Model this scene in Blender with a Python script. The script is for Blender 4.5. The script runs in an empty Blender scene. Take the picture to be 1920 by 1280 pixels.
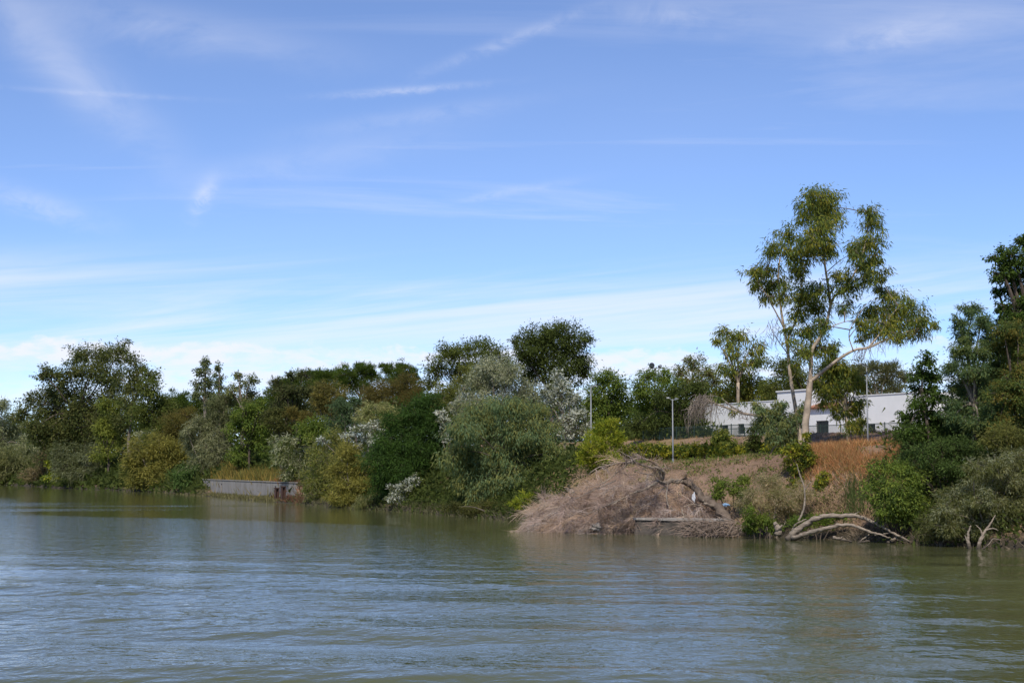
import bpy, math, random
import numpy as np

# ------------------------------------------------------------------ camera, sky, sun, exposure
scn = bpy.context.scene
F = 2860.0                     # focal length in pixels of the 1920 px wide photograph
CAM_H = 4.0                    # eye height above the water (upper deck of a boat)
PITCH = math.atan((875 - 640) / F)
cam_d = bpy.data.cameras.new("camera")
cam = bpy.data.objects.new("camera", cam_d)
scn.collection.objects.link(cam)
cam.location = (0, 0, CAM_H)
cam.rotation_euler = (math.pi / 2 + PITCH, 0, 0)
cam_d.sensor_width = 36.0
cam_d.lens = F / 1920 * 36.0
cam_d.clip_start = 0.5
cam_d.clip_end = 20000
scn.camera = cam

SUN_DIR = np.array((-0.12, -0.78, 0.86)); SUN_DIR = SUN_DIR / np.linalg.norm(SUN_DIR)
SUN_EL = math.asin(SUN_DIR[2])
SUN_AZ = math.atan2(SUN_DIR[0], SUN_DIR[1])      # clockwise from +Y
sun_d = bpy.data.lights.new("sun", 'SUN')
sun_d.energy = 3.2
sun_d.angle = math.radians(1.0)
sun_d.color = (1.0, 0.94, 0.84)
sun = bpy.data.objects.new("sun", sun_d)
scn.collection.objects.link(sun)
from mathutils import Vector
sun.rotation_euler = Vector(tuple(-SUN_DIR)).to_track_quat('-Z', 'Y').to_euler()
sun.location = (-10, -70, 80)

scn.view_settings.view_transform = 'Standard'
scn.view_settings.look = 'None'
scn.view_settings.gamma = 1.0
scn.view_settings.use_curve_mapping = False
scn.view_settings.exposure = 0.45
scn.cycles.max_bounces = 6
scn.cycles.diffuse_bounces = 3
scn.cycles.glossy_bounces = 3
scn.cycles.transmission_bounces = 3
scn.cycles.transparent_max_bounces = 4
scn.cycles.caustics_reflective = False
scn.cycles.caustics_refractive = False


class NT:
    """small helper to wire node trees"""
    def __init__(self, tree):
        self.t = tree
    def n(self, kind, **kw):
        nd = self.t.nodes.new(kind)
        for k, v in kw.items():
            setattr(nd, k, v)
        return nd
    def put(self, sock, v):
        if isinstance(v, bpy.types.NodeSocket):
            self.t.links.new(v, sock)
        elif v is not None:
            sock.default_value = v
    def m(self, op, a, b=None, c=None, clamp=False):
        nd = self.n('ShaderNodeMath', operation=op, use_clamp=clamp)
        self.put(nd.inputs[0], a)
        if b is not None: self.put(nd.inputs[1], b)
        if c is not None: self.put(nd.inputs[2], c)
        return nd.outputs[0]
    def noise(self, vec, scale, detail=4, rough=0.55, dist=0.0):
        nd = self.n('ShaderNodeTexNoise')
        self.put(nd.inputs['Vector'], vec)
        nd.inputs['Scale'].default_value = scale
        nd.inputs['Detail'].default_value = detail
        nd.inputs['Roughness'].default_value = rough
        nd.inputs['Distortion'].default_value = dist
        return nd.outputs['Fac']
    def ramp(self, v, a, b, smooth=True):
        nd = self.n('ShaderNodeMapRange')
        nd.interpolation_type = 'SMOOTHSTEP' if smooth else 'LINEAR'
        self.put(nd.inputs[0], v)
        nd.inputs[1].default_value = a
        nd.inputs[2].default_value = b
        return nd.outputs[0]
    def comb(self, x, y, z):
        nd = self.n('ShaderNodeCombineXYZ')
        for s, v in zip(nd.inputs, (x, y, z)): self.put(s, v)
        return nd.outputs[0]
    def mix(self, f, a, b):
        nd = self.n('ShaderNodeMix', data_type='RGBA')
        self.put(nd.inputs[0], f)
        self.put(nd.inputs[6], a if isinstance(a, bpy.types.NodeSocket) else (*a, 1))
        self.put(nd.inputs[7], b if isinstance(b, bpy.types.NodeSocket) else (*b, 1))
        return nd.outputs[2]


def build_world():
    w = bpy.data.worlds.new("World")
    scn.world = w
    w.use_nodes = True
    w.node_tree.nodes.clear()
    T = NT(w.node_tree)
    out = T.n('ShaderNodeOutputWorld')
    bg = T.n('ShaderNodeBackground')
    bg.inputs['Strength'].default_value = 0.113
    sky = T.n('ShaderNodeTexSky', sky_type='NISHITA')
    sky.sun_disc = False
    sky.sun_elevation = SUN_EL
    sky.sun_rotation = SUN_AZ
    sky.altitude = 0
    sky.air_density = 0.7
    sky.dust_density = 0.0
    sky.ozone_density = 6.5
    tc = T.n('ShaderNodeTexCoord')
    sep = T.n('ShaderNodeSeparateXYZ')
    T.put(sep.inputs[0], tc.outputs['Generated'])
    X, Y, Z = sep.outputs
    az = T.m('ARCTAN2', X, Y)                 # radians, 0 = +Y
    el = T.m('ARCSINE', Z)
    zc = T.m('ADD', T.m('MAXIMUM', Z, 0.0), 0.05)
    px = T.m('DIVIDE', X, zc)
    py = T.m('DIVIDE', Y, zc)
    plane = T.comb(px, py, 0.0)
    ang = T.comb(az, T.m('MULTIPLY', el, 3.0), 0.0)
    # veil of thin cirrus, streaked
    rot = T.n('ShaderNodeMapping'); T.put(rot.inputs['Vector'], plane)
    rot.inputs['Rotation'].default_value = (0, 0, math.radians(32))
    rot.inputs['Scale'].default_value = (0.45, 1.5, 1)
    n1 = T.noise(rot.outputs[0], 0.85, 7, 0.62, 0.8)
    cirrus = T.m('MULTIPLY', T.ramp(n1, 0.40, 0.80), 0.38)
    n1b = T.noise(plane, 0.35, 3, 0.5, 0.3)
    cirrus = T.m('MULTIPLY', cirrus, T.ramp(n1b, 0.34, 0.62))
    # stratified streaks of high cloud between about 5 and 9 degrees
    st = T.comb(T.m('MULTIPLY', az, 1.5), T.m('SUBTRACT', T.m('MULTIPLY', el, 26.0), T.m('MULTIPLY', az, 2.6)), 3.7)
    n2 = T.noise(st, 1.5, 6, 0.6, 0.5)
    band2 = T.m('MULTIPLY', T.ramp(el, 0.055, 0.085), T.m('SUBTRACT', 1.0, T.ramp(el, 0.10, 0.150)))
    strat = T.m('MULTIPLY', T.m('MULTIPLY', T.ramp(n2, 0.38, 0.72), band2), 0.68)
    # lumpy bank of small cumulus low on the horizon
    cu = T.comb(T.m('MULTIPLY', az, 26.0), T.m('MULTIPLY', el, 40.0), 1.2)
    n3 = T.noise(cu, 1.6, 6, 0.6, 0.2)
    n3b = T.noise(T.comb(T.m('MULTIPLY', az, 3.0), 0.3, 8.1), 1.6, 2, 0.5)
    top = T.m('ADD', T.m('ADD', 0.078, T.m('MULTIPLY', T.m('SUBTRACT', n3b, 0.5), 0.035)), T.m('MULTIPLY', T.m('SUBTRACT', n3, 0.5), 0.024))
    edge = T.m('SUBTRACT', top, el)
    low = T.m('MULTIPLY', T.ramp(edge, 0.0, 0.005), T.m('SUBTRACT', 1.0, T.m('MULTIPLY', T.ramp(edge, 0.010, 0.05), 0.45)))
    n3c = T.noise(T.comb(T.m('MULTIPLY', az, 3.0), T.m('MULTIPLY', el, 34.0), 5.0), 1.4, 5, 0.6, 0.4)
    puff = T.noise(T.comb(T.m('MULTIPLY', az, 60.0), T.m('MULTIPLY', el, 150.0), 2.2), 1.0, 4, 0.6, 0.3)
    low = T.m('MULTIPLY', low, T.m('MULTIPLY_ADD', T.ramp(puff, 0.32, 0.6), 0.62, 0.38))
    low = T.m('MULTIPLY', low, T.m('MULTIPLY_ADD', T.ramp(n3c, 0.34, 0.60), 0.66, 0.22))
    # single wisps
    def wisp(px0, py0, lx, ly, slope, op, sc=60.0, seed=0.0):
        a0 = math.atan((px0 - 960) / F); e0 = math.atan((875 - py0) / F) 
        da = T.m('SUBTRACT', az, a0); de = T.m('SUBTRACT', T.m('SUBTRACT', el, e0), T.m('MULTIPLY', da, slope))
        nn = T.noise(T.comb(T.m('MULTIPLY', az, 1.0), T.m('MULTIPLY', el, 1.8), seed), sc, 5, 0.62, 0.6)
        w1 = T.m('ADD', T.m('POWER', T.m('DIVIDE', T.m('ABSOLUTE', da), lx / F), 2.0), T.m('POWER', T.m('DIVIDE', T.m('ABSOLUTE', T.m('ADD', de, T.m('MULTIPLY', T.m('SUBTRACT', nn, 0.5), 1.3 * ly / F))), ly / F), 2.0))
        g = T.m('POWER', 2.718, T.m('MULTIPLY', w1, -1.0))
        return T.m('MULTIPLY', T.m('MULTIPLY', g, T.ramp(nn, 0.2, 0.7)), op * 0.72)
    ws = [wisp(375, 372, 22, 26, 0.9, 0.62, 70, 1.0), wisp(760, 161, 130, 7, 0.09, 0.42, 90, 2.0),
          wisp(1690, 75, 120, 26, 0.12, 0.42, 30, 3.0), wisp(60, 400, 110, 22, -0.25, 0.40, 40, 4.0),
          wisp(100, 130, 170, 60, -0.75, 0.42, 12, 5.0), wisp(560, 300, 260, 34, 0.22, 0.20, 16, 11.0), wisp(300, 60, 280, 40, -0.1, 0.34, 13, 12.0), wisp(960, 60, 150, 12, 0.36, 0.28, 60, 6.0),
          wisp(1290, 20, 130, 26, -0.1, 0.34, 24, 7.0), wisp(960, 355, 110, 9, 0.16, 0.26, 60, 8.0),
          wisp(180, 192, 150, 5, 0.0, 0.22, 60, 9.0), wisp(780, 210, 200, 16, 0.15, 0.18, 40, 10.0)]
    acc = T.m('MAXIMUM', cirrus, T.m('MULTIPLY_ADD', T.ramp(n1b, 0.25, 0.75), 0.06, 0.025))
    for c in ws + [strat, low]:
        acc = T.m('SUBTRACT', 1.0, T.m('MULTIPLY', T.m('SUBTRACT', 1.0, acc), T.m('SUBTRACT', 1.0, c)))
    tint = T.n('ShaderNodeMix', data_type='RGBA', blend_type='MULTIPLY'); tint.inputs[0].default_value = 1.0
    T.put(tint.inputs[6], sky.outputs[0]); tint.inputs[7].default_value = (0.99, 0.975, 1.05, 1)
    col = T.mix(acc, tint.outputs[2], (6.0, 6.1, 6.75))
    T.put(bg.inputs['Color'], col)
    T.put(out.inputs['Surface'], bg.outputs[0])


build_world()

# ------------------------------------------------------------------ helpers
C = scn.collection
rng = np.random.default_rng(11)
TRIS = [0]


def ray(px, py, Yd):
    """world point on the sight line of a photograph pixel at world depth Yd (metres north of the boat)"""
    dx = px - 960.0; dy = F; dz = -(py - 640.0)
    c, s = math.cos(PITCH), math.sin(PITCH)
    wy = dy * c - dz * s
    wz = dy * s + dz * c
    k = Yd / wy
    return np.array((dx * k, Yd, CAM_H + wz * k))


def mesh_obj(name, verts, faces, mat, parent=None, smooth=False, colors=None, attrs=None):
    """verts (n,3); faces: (m,k) int array of equal k, or list of such arrays"""
    me = bpy.data.meshes.new(name)
    verts = np.asarray(verts, dtype=np.float32)
    fl = faces if isinstance(faces, list) else [faces]
    fl = [np.asarray(f, dtype=np.int32) for f in fl if len(f)]
    nl = sum(f.size for f in fl); nf = sum(len(f) for f in fl)
    me.vertices.add(len(verts)); me.vertices.foreach_set('co', verts.ravel())
    me.loops.add(nl); me.polygons.add(nf)
    me.loops.foreach_set('vertex_index', np.concatenate([f.ravel() for f in fl]))
    tot = np.concatenate([np.full(len(f), f.shape[1], np.int32) for f in fl])
    st = np.concatenate([[0], np.cumsum(tot)[:-1]]).astype(np.int32)
    me.polygons.foreach_set('loop_start', st)
    me.polygons.foreach_set('loop_total', tot)
    TRIS[0] += int((tot - 2).sum())
    me.polygons.foreach_set('use_smooth', np.full(nf, smooth, dtype=bool))
    if colors is not None:
        a = me.attributes.new('tint', 'FLOAT_COLOR', 'FACE')
        cc = np.ones((nf, 4), np.float32); cc[:, :3] = colors
        a.data.foreach_set('color', cc.ravel())
    for k, v in (attrs or {}).items():
        a = me.attributes.new(k, 'FLOAT', 'POINT')
        a.data.foreach_set('value', np.asarray(v, np.float32))
    me.update(calc_edges=True)
    me.validate()
    me.materials.append(mat)
    o = bpy.data.objects.new(name, me)
    C.objects.link(o)
    if parent is not None:
        o.parent = parent
        o.matrix_parent_inverse = parent.matrix_world.inverted()
    return o


def thing(name, label, cat, loc=(0, 0, 0), group=None, rotz=0.0):
    o = bpy.data.objects.new(name, None)
    C.objects.link(o)
    o.location = tuple(float(v) for v in loc)
    o.rotation_euler = (0, 0, rotz)
    o.empty_display_size = 0.2
    o['label'] = label; o['category'] = cat
    if group: o['group'] = group
    from mathutils import Matrix
    o.matrix_world = Matrix.Translation(o.location) @ Matrix.Rotation(rotz, 4, 'Z')
    return o


def tag(o, label=None, cat=None, group=None, kind=None):
    if label: o['label'] = label
    if cat: o['category'] = cat
    if group: o['group'] = group
    if kind: o['kind'] = kind
    return o


class MB:
    """collects boxes and tubes of one part"""
    def __init__(self):
        self.v = []; self.q = []; self.t = []; self.n = 0
    def add(self, v, q=(), t=()):
        v = np.asarray(v, float)
        if len(q): self.q.append(np.asarray(q, int) + self.n)
        if len(t): self.t.append(np.asarray(t, int) + self.n)
        self.v.append(v); self.n += len(v)
    def box(self, x0, x1, y0, y1, z0, z1):
        v = [(x, y, z) for z in (z0, z1) for y in (y0, y1) for x in (x0, x1)]
        self.add(v, [(0, 2, 3, 1), (4, 5, 7, 6), (0, 1, 5, 4), (1, 3, 7, 5), (3, 2, 6, 7), (2, 0, 4, 6)])
    def tube(self, pts, rad, sides=6, cap=True, wob=0.0):
        pts = np.asarray(pts, float); n = len(pts)
        rad = np.broadcast_to(np.asarray(rad, float), (n,))
        tan = np.gradient(pts, axis=0) if n > 1 else np.array([[0, 0, 1.]])
        tan /= np.linalg.norm(tan, axis=1, keepdims=True) + 1e-9
        up = np.array((0.31, 0.17, 0.93)) if abs(tan[0][2]) < 0.8 else np.array((0.93, 0.31, 0.17))
        a = np.cross(tan, up); a /= np.linalg.norm(a, axis=1, keepdims=True) + 1e-9
        b = np.cross(tan, a)
        th = np.linspace(0, 2 * math.pi, sides, endpoint=False)
        rr = rad[:, None] * (1 + wob * rng.standard_normal((n, sides)))
        ring = pts[:, None, :] + rr[:, :, None] * (np.cos(th)[None, :, None] * a[:, None, :] + np.sin(th)[None, :, None] * b[:, None, :])
        v = ring.reshape(-1, 3)
        q = []
        for i in range(n - 1):
            for k in range(sides):
                k2 = (k + 1) % sides
                q.append((i * sides + k, i * sides + k2, (i + 1) * sides + k2, (i + 1) * sides + k))
        t = []
        if cap:
            v = np.vstack([v, pts[0], pts[-1]])
            c0, c1 = n * sides, n * sides + 1
            for k in range(sides):
                k2 = (k + 1) % sides
                t.append((c0, k2, k)); t.append((c1, (n - 1) * sides + k, (n - 1) * sides + k2))
        self.add(v, q, t)
    def build(self, name, mat, parent=None, smooth=False):
        f = []
        if self.q: f.append(np.vstack(self.q))
        if self.t: f.append(np.vstack(self.t))
        return mesh_obj(name, np.vstack(self.v), f, mat, parent, smooth)


def curve(pts, n=8):
    """Catmull-Rom through points"""
    p = np.asarray(pts, float)
    p = np.vstack([2 * p[0] - p[1], p, 2 * p[-1] - p[-2]])
    out = []
    for i in range(1, len(p) - 2):
        for k in range(n):
            t = k / n
            out.append(0.5 * ((2 * p[i]) + (-p[i - 1] + p[i + 1]) * t + (2 * p[i - 1] - 5 * p[i] + 4 * p[i + 1] - p[i + 2]) * t * t + (-p[i - 1] + 3 * p[i] - 3 * p[i + 1] + p[i + 2]) * t ** 3))
    out.append(p[-2])
    return np.array(out)


# ------------------------------------------------------------------ materials
def mat(name):
    m = bpy.data.materials.new(name)
    m.use_nodes = True
    T = NT(m.node_tree)
    b = m.node_tree.nodes['Principled BSDF']
    return m, T, b


def simple(name, col, rough=0.7, metal=0.0, var=0.25, scale=3.0, bump=0.0, spec=0.3):
    m, T, b = mat(name)
    g = T.n('ShaderNodeTexCoord').outputs['Object']
    n = T.noise(g, scale, 5, 0.6)
    lo = tuple(c * (1 - var) for c in col); hi = tuple(min(1, c * (1 + var)) for c in col)
    T.put(b.inputs['Base Color'], T.mix(T.ramp(n, 0.3, 0.7, False), lo, hi))
    b.inputs['Roughness'].default_value = rough
    b.inputs['Metallic'].default_value = metal
    b.inputs['Specular IOR Level'].default_value = spec
    if bump:
        bp = T.n('ShaderNodeBump'); bp.inputs['Strength'].default_value = bump; bp.inputs['Distance'].default_value = 0.05
        T.put(bp.inputs['Height'], T.noise(g, scale * 3, 5, 0.65))
        T.put(b.inputs['Normal'], bp.outputs[0])
    return m


def leaf_mat(name, transl=0.5):
    m, T, b = mat(name)
    at = T.n('ShaderNodeAttribute', attribute_name='tint')
    T.put(b.inputs['Base Color'], at.outputs['Color'])
    b.inputs['Roughness'].default_value = 0.7
    b.inputs['Specular IOR Level'].default_value = 0.10
    tr = T.n('ShaderNodeBsdfTranslucent')
    hs = T.n('ShaderNodeHueSaturation'); hs.inputs['Saturation'].default_value = 1.05; hs.inputs['Value'].default_value = 1.5
    T.put(hs.inputs['Color'], at.outputs['Color'])
    T.put(tr.inputs['Color'], hs.outputs[0])
    mx = T.n('ShaderNodeMixShader'); mx.inputs[0].default_value = transl
    T.put(mx.inputs[1], b.outputs[0]); T.put(mx.inputs[2], tr.outputs[0])
    T.put(m.node_tree.nodes['Material Output'].inputs['Surface'], mx.outputs[0])
    return m


LEAF = leaf_mat('leaf')
DRYLEAF = leaf_mat('dry_grass_blade', 0.2)
BARK_PALE = simple('bark_pale', (0.34, 0.27, 0.20), 0.85, var=0.45, scale=1.6, bump=0.5)
BARK_DARK = simple('bark_dark', (0.085, 0.065, 0.05), 0.9, var=0.4, scale=2.0, bump=0.6)
BARK_GREY = simple('bark_grey', (0.19, 0.155, 0.125), 0.9, var=0.4, scale=2.0, bump=0.6)
DEADWOOD = simple('dead_wood', (0.30, 0.235, 0.175), 0.85, var=0.4, scale=2.5, bump=0.5)
FALLEN = simple('fallen_bark', (0.125, 0.095, 0.072), 0.9, var=0.5, scale=2.4, bump=0.8)


def deadwood_mat():
    m, T, b = mat('bleached_wood')
    g = T.n('ShaderNodeNewGeometry').outputs['Position']
    mp = T.n('ShaderNodeMapping'); T.put(mp.inputs['Vector'], g); mp.inputs['Scale'].default_value = (1.2, 1.2, 5.0)
    n = T.noise(mp.outputs[0], 2.2, 7, 0.7); n2 = T.noise(g, 1.1, 5, 0.6)
    c = T.mix(T.ramp(n, 0.35, 0.66), (0.15, 0.115, 0.085), (0.34, 0.275, 0.21))
    c = T.mix(T.m('MULTIPLY', T.ramp(n2, 0.5, 0.7), 0.7), c, (0.17, 0.145, 0.11))
    z = T.n('ShaderNodeSeparateXYZ'); T.put(z.inputs[0], g)
    wet = T.m('SUBTRACT', 1.0, T.ramp(T.m('ADD', z.outputs[2], T.m('MULTIPLY', n2, 0.25)), 0.18, 0.45))
    c = T.mix(wet, c, (0.06, 0.047, 0.034))
    T.put(b.inputs['Base Color'], c); b.inputs['Roughness'].default_value = 0.85
    bp = T.n('ShaderNodeBump'); bp.inputs['Strength'].default_value = 0.9; bp.inputs['Distance'].default_value = 0.06
    T.put(bp.inputs['Height'], n); T.put(b.inputs['Normal'], bp.outputs[0])
    return m


DEADWOOD = deadwood_mat()
TWIG = simple('dead_twig', (0.25, 0.175, 0.135), 0.9, var=0.3, scale=0.6)
METAL = simple('galvanised_metal', (0.24, 0.25, 0.26), 0.55, metal=0.3, var=0.1, scale=1)
DARKMETAL = simple('dark_metal', (0.03, 0.033, 0.036), 0.5, var=0.1)
FENCE = simple('fence_paint', (0.028, 0.05, 0.042), 0.5, var=0.15)
WHITE = simple('whitewash', (0.78, 0.78, 0.77), 0.85, var=0.05, scale=0.9, bump=0.05)
ROOFT = simple('roof_tile', (0.32, 0.15, 0.09), 0.85, var=0.35, scale=4)
GLASS = simple('window_glass', (0.03, 0.035, 0.04), 0.12, var=0.1, spec=0.6)
FRAME = simple('window_frame', (0.10, 0.10, 0.11), 0.5, var=0.1)
STONE = simple('pale_stone', (0.30, 0.27, 0.24), 0.9, var=0.25, scale=3, bump=0.5)
PLASTIC = simple('blue_plastic', (0.22, 0.36, 0.55), 0.5, var=0.1)
RAG = simple('pale_rag', (0.5, 0.5, 0.52), 0.9, var=0.1)
RUST = simple('rusty_steel', (0.075, 0.04, 0.03), 0.85, var=0.4, scale=5)


def concrete_mat():
    m, T, b = mat('weathered_concrete')
    g = T.n('ShaderNodeTexCoord').outputs['Object']
    mp = T.n('ShaderNodeMapping'); T.put(mp.inputs['Vector'], g); mp.inputs['Scale'].default_value = (1.5, 1.5, 0.18)
    n = T.noise(mp.outputs[0], 1.3, 6, 0.65)
    n2 = T.noise(g, 0.5, 4, 0.6)
    c = T.mix(T.ramp(n, 0.3, 0.72), (0.21, 0.19, 0.165), (0.31, 0.285, 0.26))
    c = T.mix(T.m('MULTIPLY', T.ramp(n2, 0.5, 0.75), 0.5), c, (0.14, 0.12, 0.10))
    T.put(b.inputs['Base Color'], c)
    b.inputs['Roughness'].default_value = 0.9
    return m


CONC = concrete_mat()


def ground_mat():
    m, T, b = mat('bank_soil')
    g = T.n('ShaderNodeNewGeometry').outputs['Position']
    n1 = T.noise(g, 0.22, 6, 0.6)
    n2 = T.noise(g, 1.7, 6, 0.65)
    n3 = T.noise(g, 0.08, 4, 0.5)
    c = T.mix(T.ramp(n1, 0.35, 0.65), (0.19, 0.12, 0.082), (0.29, 0.19, 0.125))
    c = T.mix(T.m('MULTIPLY', T.ramp(n2, 0.42, 0.68), 0.75), c, (0.12, 0.085, 0.06))
    n5 = T.noise(g, 6.5, 4, 0.7)
    c = T.mix(T.m('MULTIPLY', T.ramp(n5, 0.5, 0.72), 0.55), c, (0.36, 0.26, 0.17))
    c = T.mix(T.m('MULTIPLY', T.ramp(n3, 0.45, 0.6), 0.5), c, (0.22, 0.17, 0.07))
    # wet mud near the water line
    z = T.n('ShaderNodeSeparateXYZ'); T.put(z.inputs[0], g)
    wet = T.m('SUBTRACT', 1.0, T.ramp(T.m('ADD', z.outputs[2], T.m('MULTIPLY', n2, -0.5)), 0.05, 0.55))
    c = T.mix(wet, c, (0.055, 0.046, 0.034))
    T.put(b.inputs['Base Color'], c)
    b.inputs['Roughness'].default_value = 0.95
    b.inputs['Specular IOR Level'].default_value = 0.15
    bp = T.n('ShaderNodeBump'); bp.inputs['Strength'].default_value = 0.9; bp.inputs['Distance'].default_value = 0.25
    T.put(bp.inputs['Height'], n2)
    T.put(b.inputs['Normal'], bp.outputs[0])
    return m


def water_mat():
    m, T, b = mat('river_water')
    g = T.n('ShaderNodeNewGeometry').outputs['Position']
    chop = T.n('ShaderNodeAttribute', attribute_name='chop').outputs['Fac']
    n0 = T.noise(g, 0.045, 4, 0.6)
    c = T.mix(T.ramp(n0, 0.3, 0.7), (0.084, 0.090, 0.036), (0.098, 0.103, 0.043))
    T.put(b.inputs['Base Color'], c)
    b.inputs['Roughness'].default_value = 0.045
    b.inputs['IOR'].default_value = 1.33
    b.inputs['Specular IOR Level'].default_value = 0.5
    mp = T.n('ShaderNodeMapping'); T.put(mp.inputs['Vector'], g)
    mp.inputs['Rotation'].default_value = (0, 0, math.radians(14)); mp.inputs['Scale'].default_value = (0.85, 1.15, 1)
    a = T.noise(mp.outputs[0], 2.0, 3, 0.55, 0.3)
    a2 = T.noise(mp.outputs[0], 4.6, 2, 0.5, 0.2)
    a3 = T.noise(g, 0.5, 2, 0.5, 0.2)
    h = T.m('ADD', T.m('ADD', T.m('MULTIPLY', a, 0.050), T.m('MULTIPLY', a2, 0.012)), T.m('MULTIPLY', a3, 0.05))
    h = T.m('MULTIPLY', h, chop)
    bp = T.n('ShaderNodeBump'); bp.inputs['Strength'].default_value = 1.0; bp.inputs['Distance'].default_value = 1.0
    T.put(bp.inputs['Height'], h)
    T.put(b.inputs['Normal'], bp.outputs[0])
    return m


# ------------------------------------------------------------------ river bank line, terrain, water
def wl(px, py):
    p = ray(px, py, 100.0)
    d = p - np.array((0, 0, CAM_H))
    k = CAM_H / -d[2]
    return (d[0] * k, d[1] * k)


bank_px = [(1920, 1029), (1800, 1024), (1700, 1018), (1590, 1012), (1480, 1007), (1380, 1003), (1200, 995), (1090, 987), (960, 975), (850, 966), (700, 955),
           (600, 948), (520, 941), (380, 929), (290, 922), (110, 914.5), (0, 908)]
P = [(1600, -2900), (260, -400), (115, -110), (63, -4)] + [wl(*p) for p in bank_px] + [(-190, 475), (-330, 660), (-640, 900), (-3200, 1900)]
P = np.array(P)
L0 = np.concatenate([[0], np.cumsum(np.linalg.norm(np.diff(P, axis=0), axis=1))])
s_dense = np.unique(np.concatenate([np.linspace(0, L0[3], 60), np.linspace(L0[3], L0[-4], 520), np.linspace(L0[-4], L0[-1], 60)]))
BX = np.interp(s_dense, L0, P[:, 0]); BY = np.interp(s_dense, L0, P[:, 1])
for _ in range(14):       # smooth
    BX[1:-1] = 0.25 * BX[:-2] + 0.5 * BX[1:-1] + 0.25 * BX[2:]
    BY[1:-1] = 0.25 * BY[:-2] + 0.5 * BY[1:-1] + 0.25 * BY[2:]
B = np.stack([BX, BY], 1)
TG = np.gradient(B, axis=0); TG /= np.linalg.norm(TG, axis=1, keepdims=True)
NRM = np.stack([TG[:, 1], -TG[:, 0]], 1)       # landward
for _ in range(60):
    NRM[1:-1] = 0.25 * NRM[:-2] + 0.5 * NRM[1:-1] + 0.25 * NRM[2:]
NRM /= np.linalg.norm(NRM, axis=1, keepdims=True)
if NRM[300][0] < 0: NRM = -NRM
WALL_Y0, WALL_Y1 = 166.0, 214.0


def wob(x, y):
    return (np.sin(x * 0.9 + 1.3 * np.sin(y * 0.37)) * np.cos(y * 0.8 + 0.7) + 0.6 * np.sin(x * 2.1 + y * 1.3) + 0.5 * np.cos(x * 1.7 - y * 2.4)) * 0.5


def profile(t, sy):
    terr = np.interp(sy, [60, 80, 88, 93, 102, 115, 150, 400], [5.5, 5.4, 5.2, 4.75, 4.30, 4.15, 4.0, 4.0])
    top = np.interp(sy, [60, 90, 130, 400], [6.2, 6.3, 6.3, 6.2])
    base = [(-60, -3.2), (-6, -1.2), (-1, -0.3), (0, 0.0), (0.35, 0.38), (1.4, 0.75)]
    z = np.interp(t, [b[0] for b in base], [b[1] for b in base])
    k = np.clip((t - 1.4) / 5.6, 0, 1)
    z = np.where(t > 1.4, 0.75 + (terr - 0.75) * (0.35 * k + 0.65 * np.sin(k * math.pi / 2)), z)
    k2 = np.clip((t - 12.5) / 5.5, 0, 1); k2 = k2 * k2 * (3 - 2 * k2)
    z = np.where(t > 7, terr + np.clip(t - 7, 0, 6) * 0.04 + (top - terr - 0.24) * k2, z)
    z = np.where(t > 18, top + (t - 18) * 0.004, z)
    # concrete quay: level ground behind the wall
    inw = (sy > WALL_Y0) & (sy < WALL_Y1)
    zq = np.interp(t, [-60, -6, -0.6, 0.0, 1.45, 1.75, 6, 12, 18, 400], [-3.2, -1.2, -0.1, 0.05, 0.30, 1.9, 2.7, 4.4, 6.3, 6.8])
    z = np.where(inw, zq, z)
    return z


def bank_st(x, y):
    d = (B[:, 0] - x) ** 2 + (B[:, 1] - y) ** 2
    i = int(np.argmin(d))
    t = (x - B[i, 0]) * NRM[i, 0] + (y - B[i, 1]) * NRM[i, 1]
    return i, t


def ground(x, y):
    i, t = bank_st(x, y)
    z = float(profile(np.array([t]), np.array([B[i, 1]]))[0])
    if t > 0.3: z += 0.12 * float(wob(x, y))
    return z


def depth_at(px, t_want):
    """world depth along the sight line of column px at which the land is t metres behind the water line"""
    r = (px - 960) / F
    lo, hi = 20.0, 900.0
    for _ in range(40):
        mid = (lo + hi) / 2
        if bank_st(r * mid, mid)[1] < t_want: lo = mid
        else: hi = mid
    return lo


def build_ground():
    ts = np.concatenate([[-400, -150, -60, -25, -10, -5, -2.5, -1], np.arange(0, 3, 0.35), np.arange(3, 22, 0.55), np.geomspace(22, 2500, 26)])
    S, Tt = np.meshgrid(np.arange(len(B)), ts, indexing='ij')
    x = B[S, 0] + NRM[S, 0] * Tt; y = B[S, 1] + NRM[S, 1] * Tt
    z = profile(Tt, B[S, 1])
    rough = np.clip(Tt / 2.0, 0, 1)
    z = z + 0.12 * wob(x, y) * (Tt > 0.3) * np.clip(30 / (np.abs(Tt) + 1), 0, 1)
    z = z + 0.14 * wob(x * 2.3 + 4, y * 2.1) * (Tt > 1.5) * (Tt < 25)
    z = z + 0.05 * np.sin(x * 5.1 + y * 3.3) * np.sin(x * 2.2 - y * 6.1) * rough * (Tt < 25)
    # ragged water line
    z = z + np.where(np.abs(Tt) < 1.2, 0.16 * wob(x * 1.3, y * 1.3), 0)
    v = np.stack([x, y, z], -1).reshape(-1, 3)
    ni, nj = S.shape
    idx = np.arange(ni * nj).reshape(ni, nj)
    q = np.stack([idx[:-1, :-1], idx[1:, :-1], idx[1:, 1:], idx[:-1, 1:]], -1).reshape(-1, 4)
    o = mesh_obj('ground', v, q, ground_mat(), smooth=True)
    tag(o, 'brown earth river bank rising to a dry terrace', None, kind='structure')
    return o


build_ground()


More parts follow.
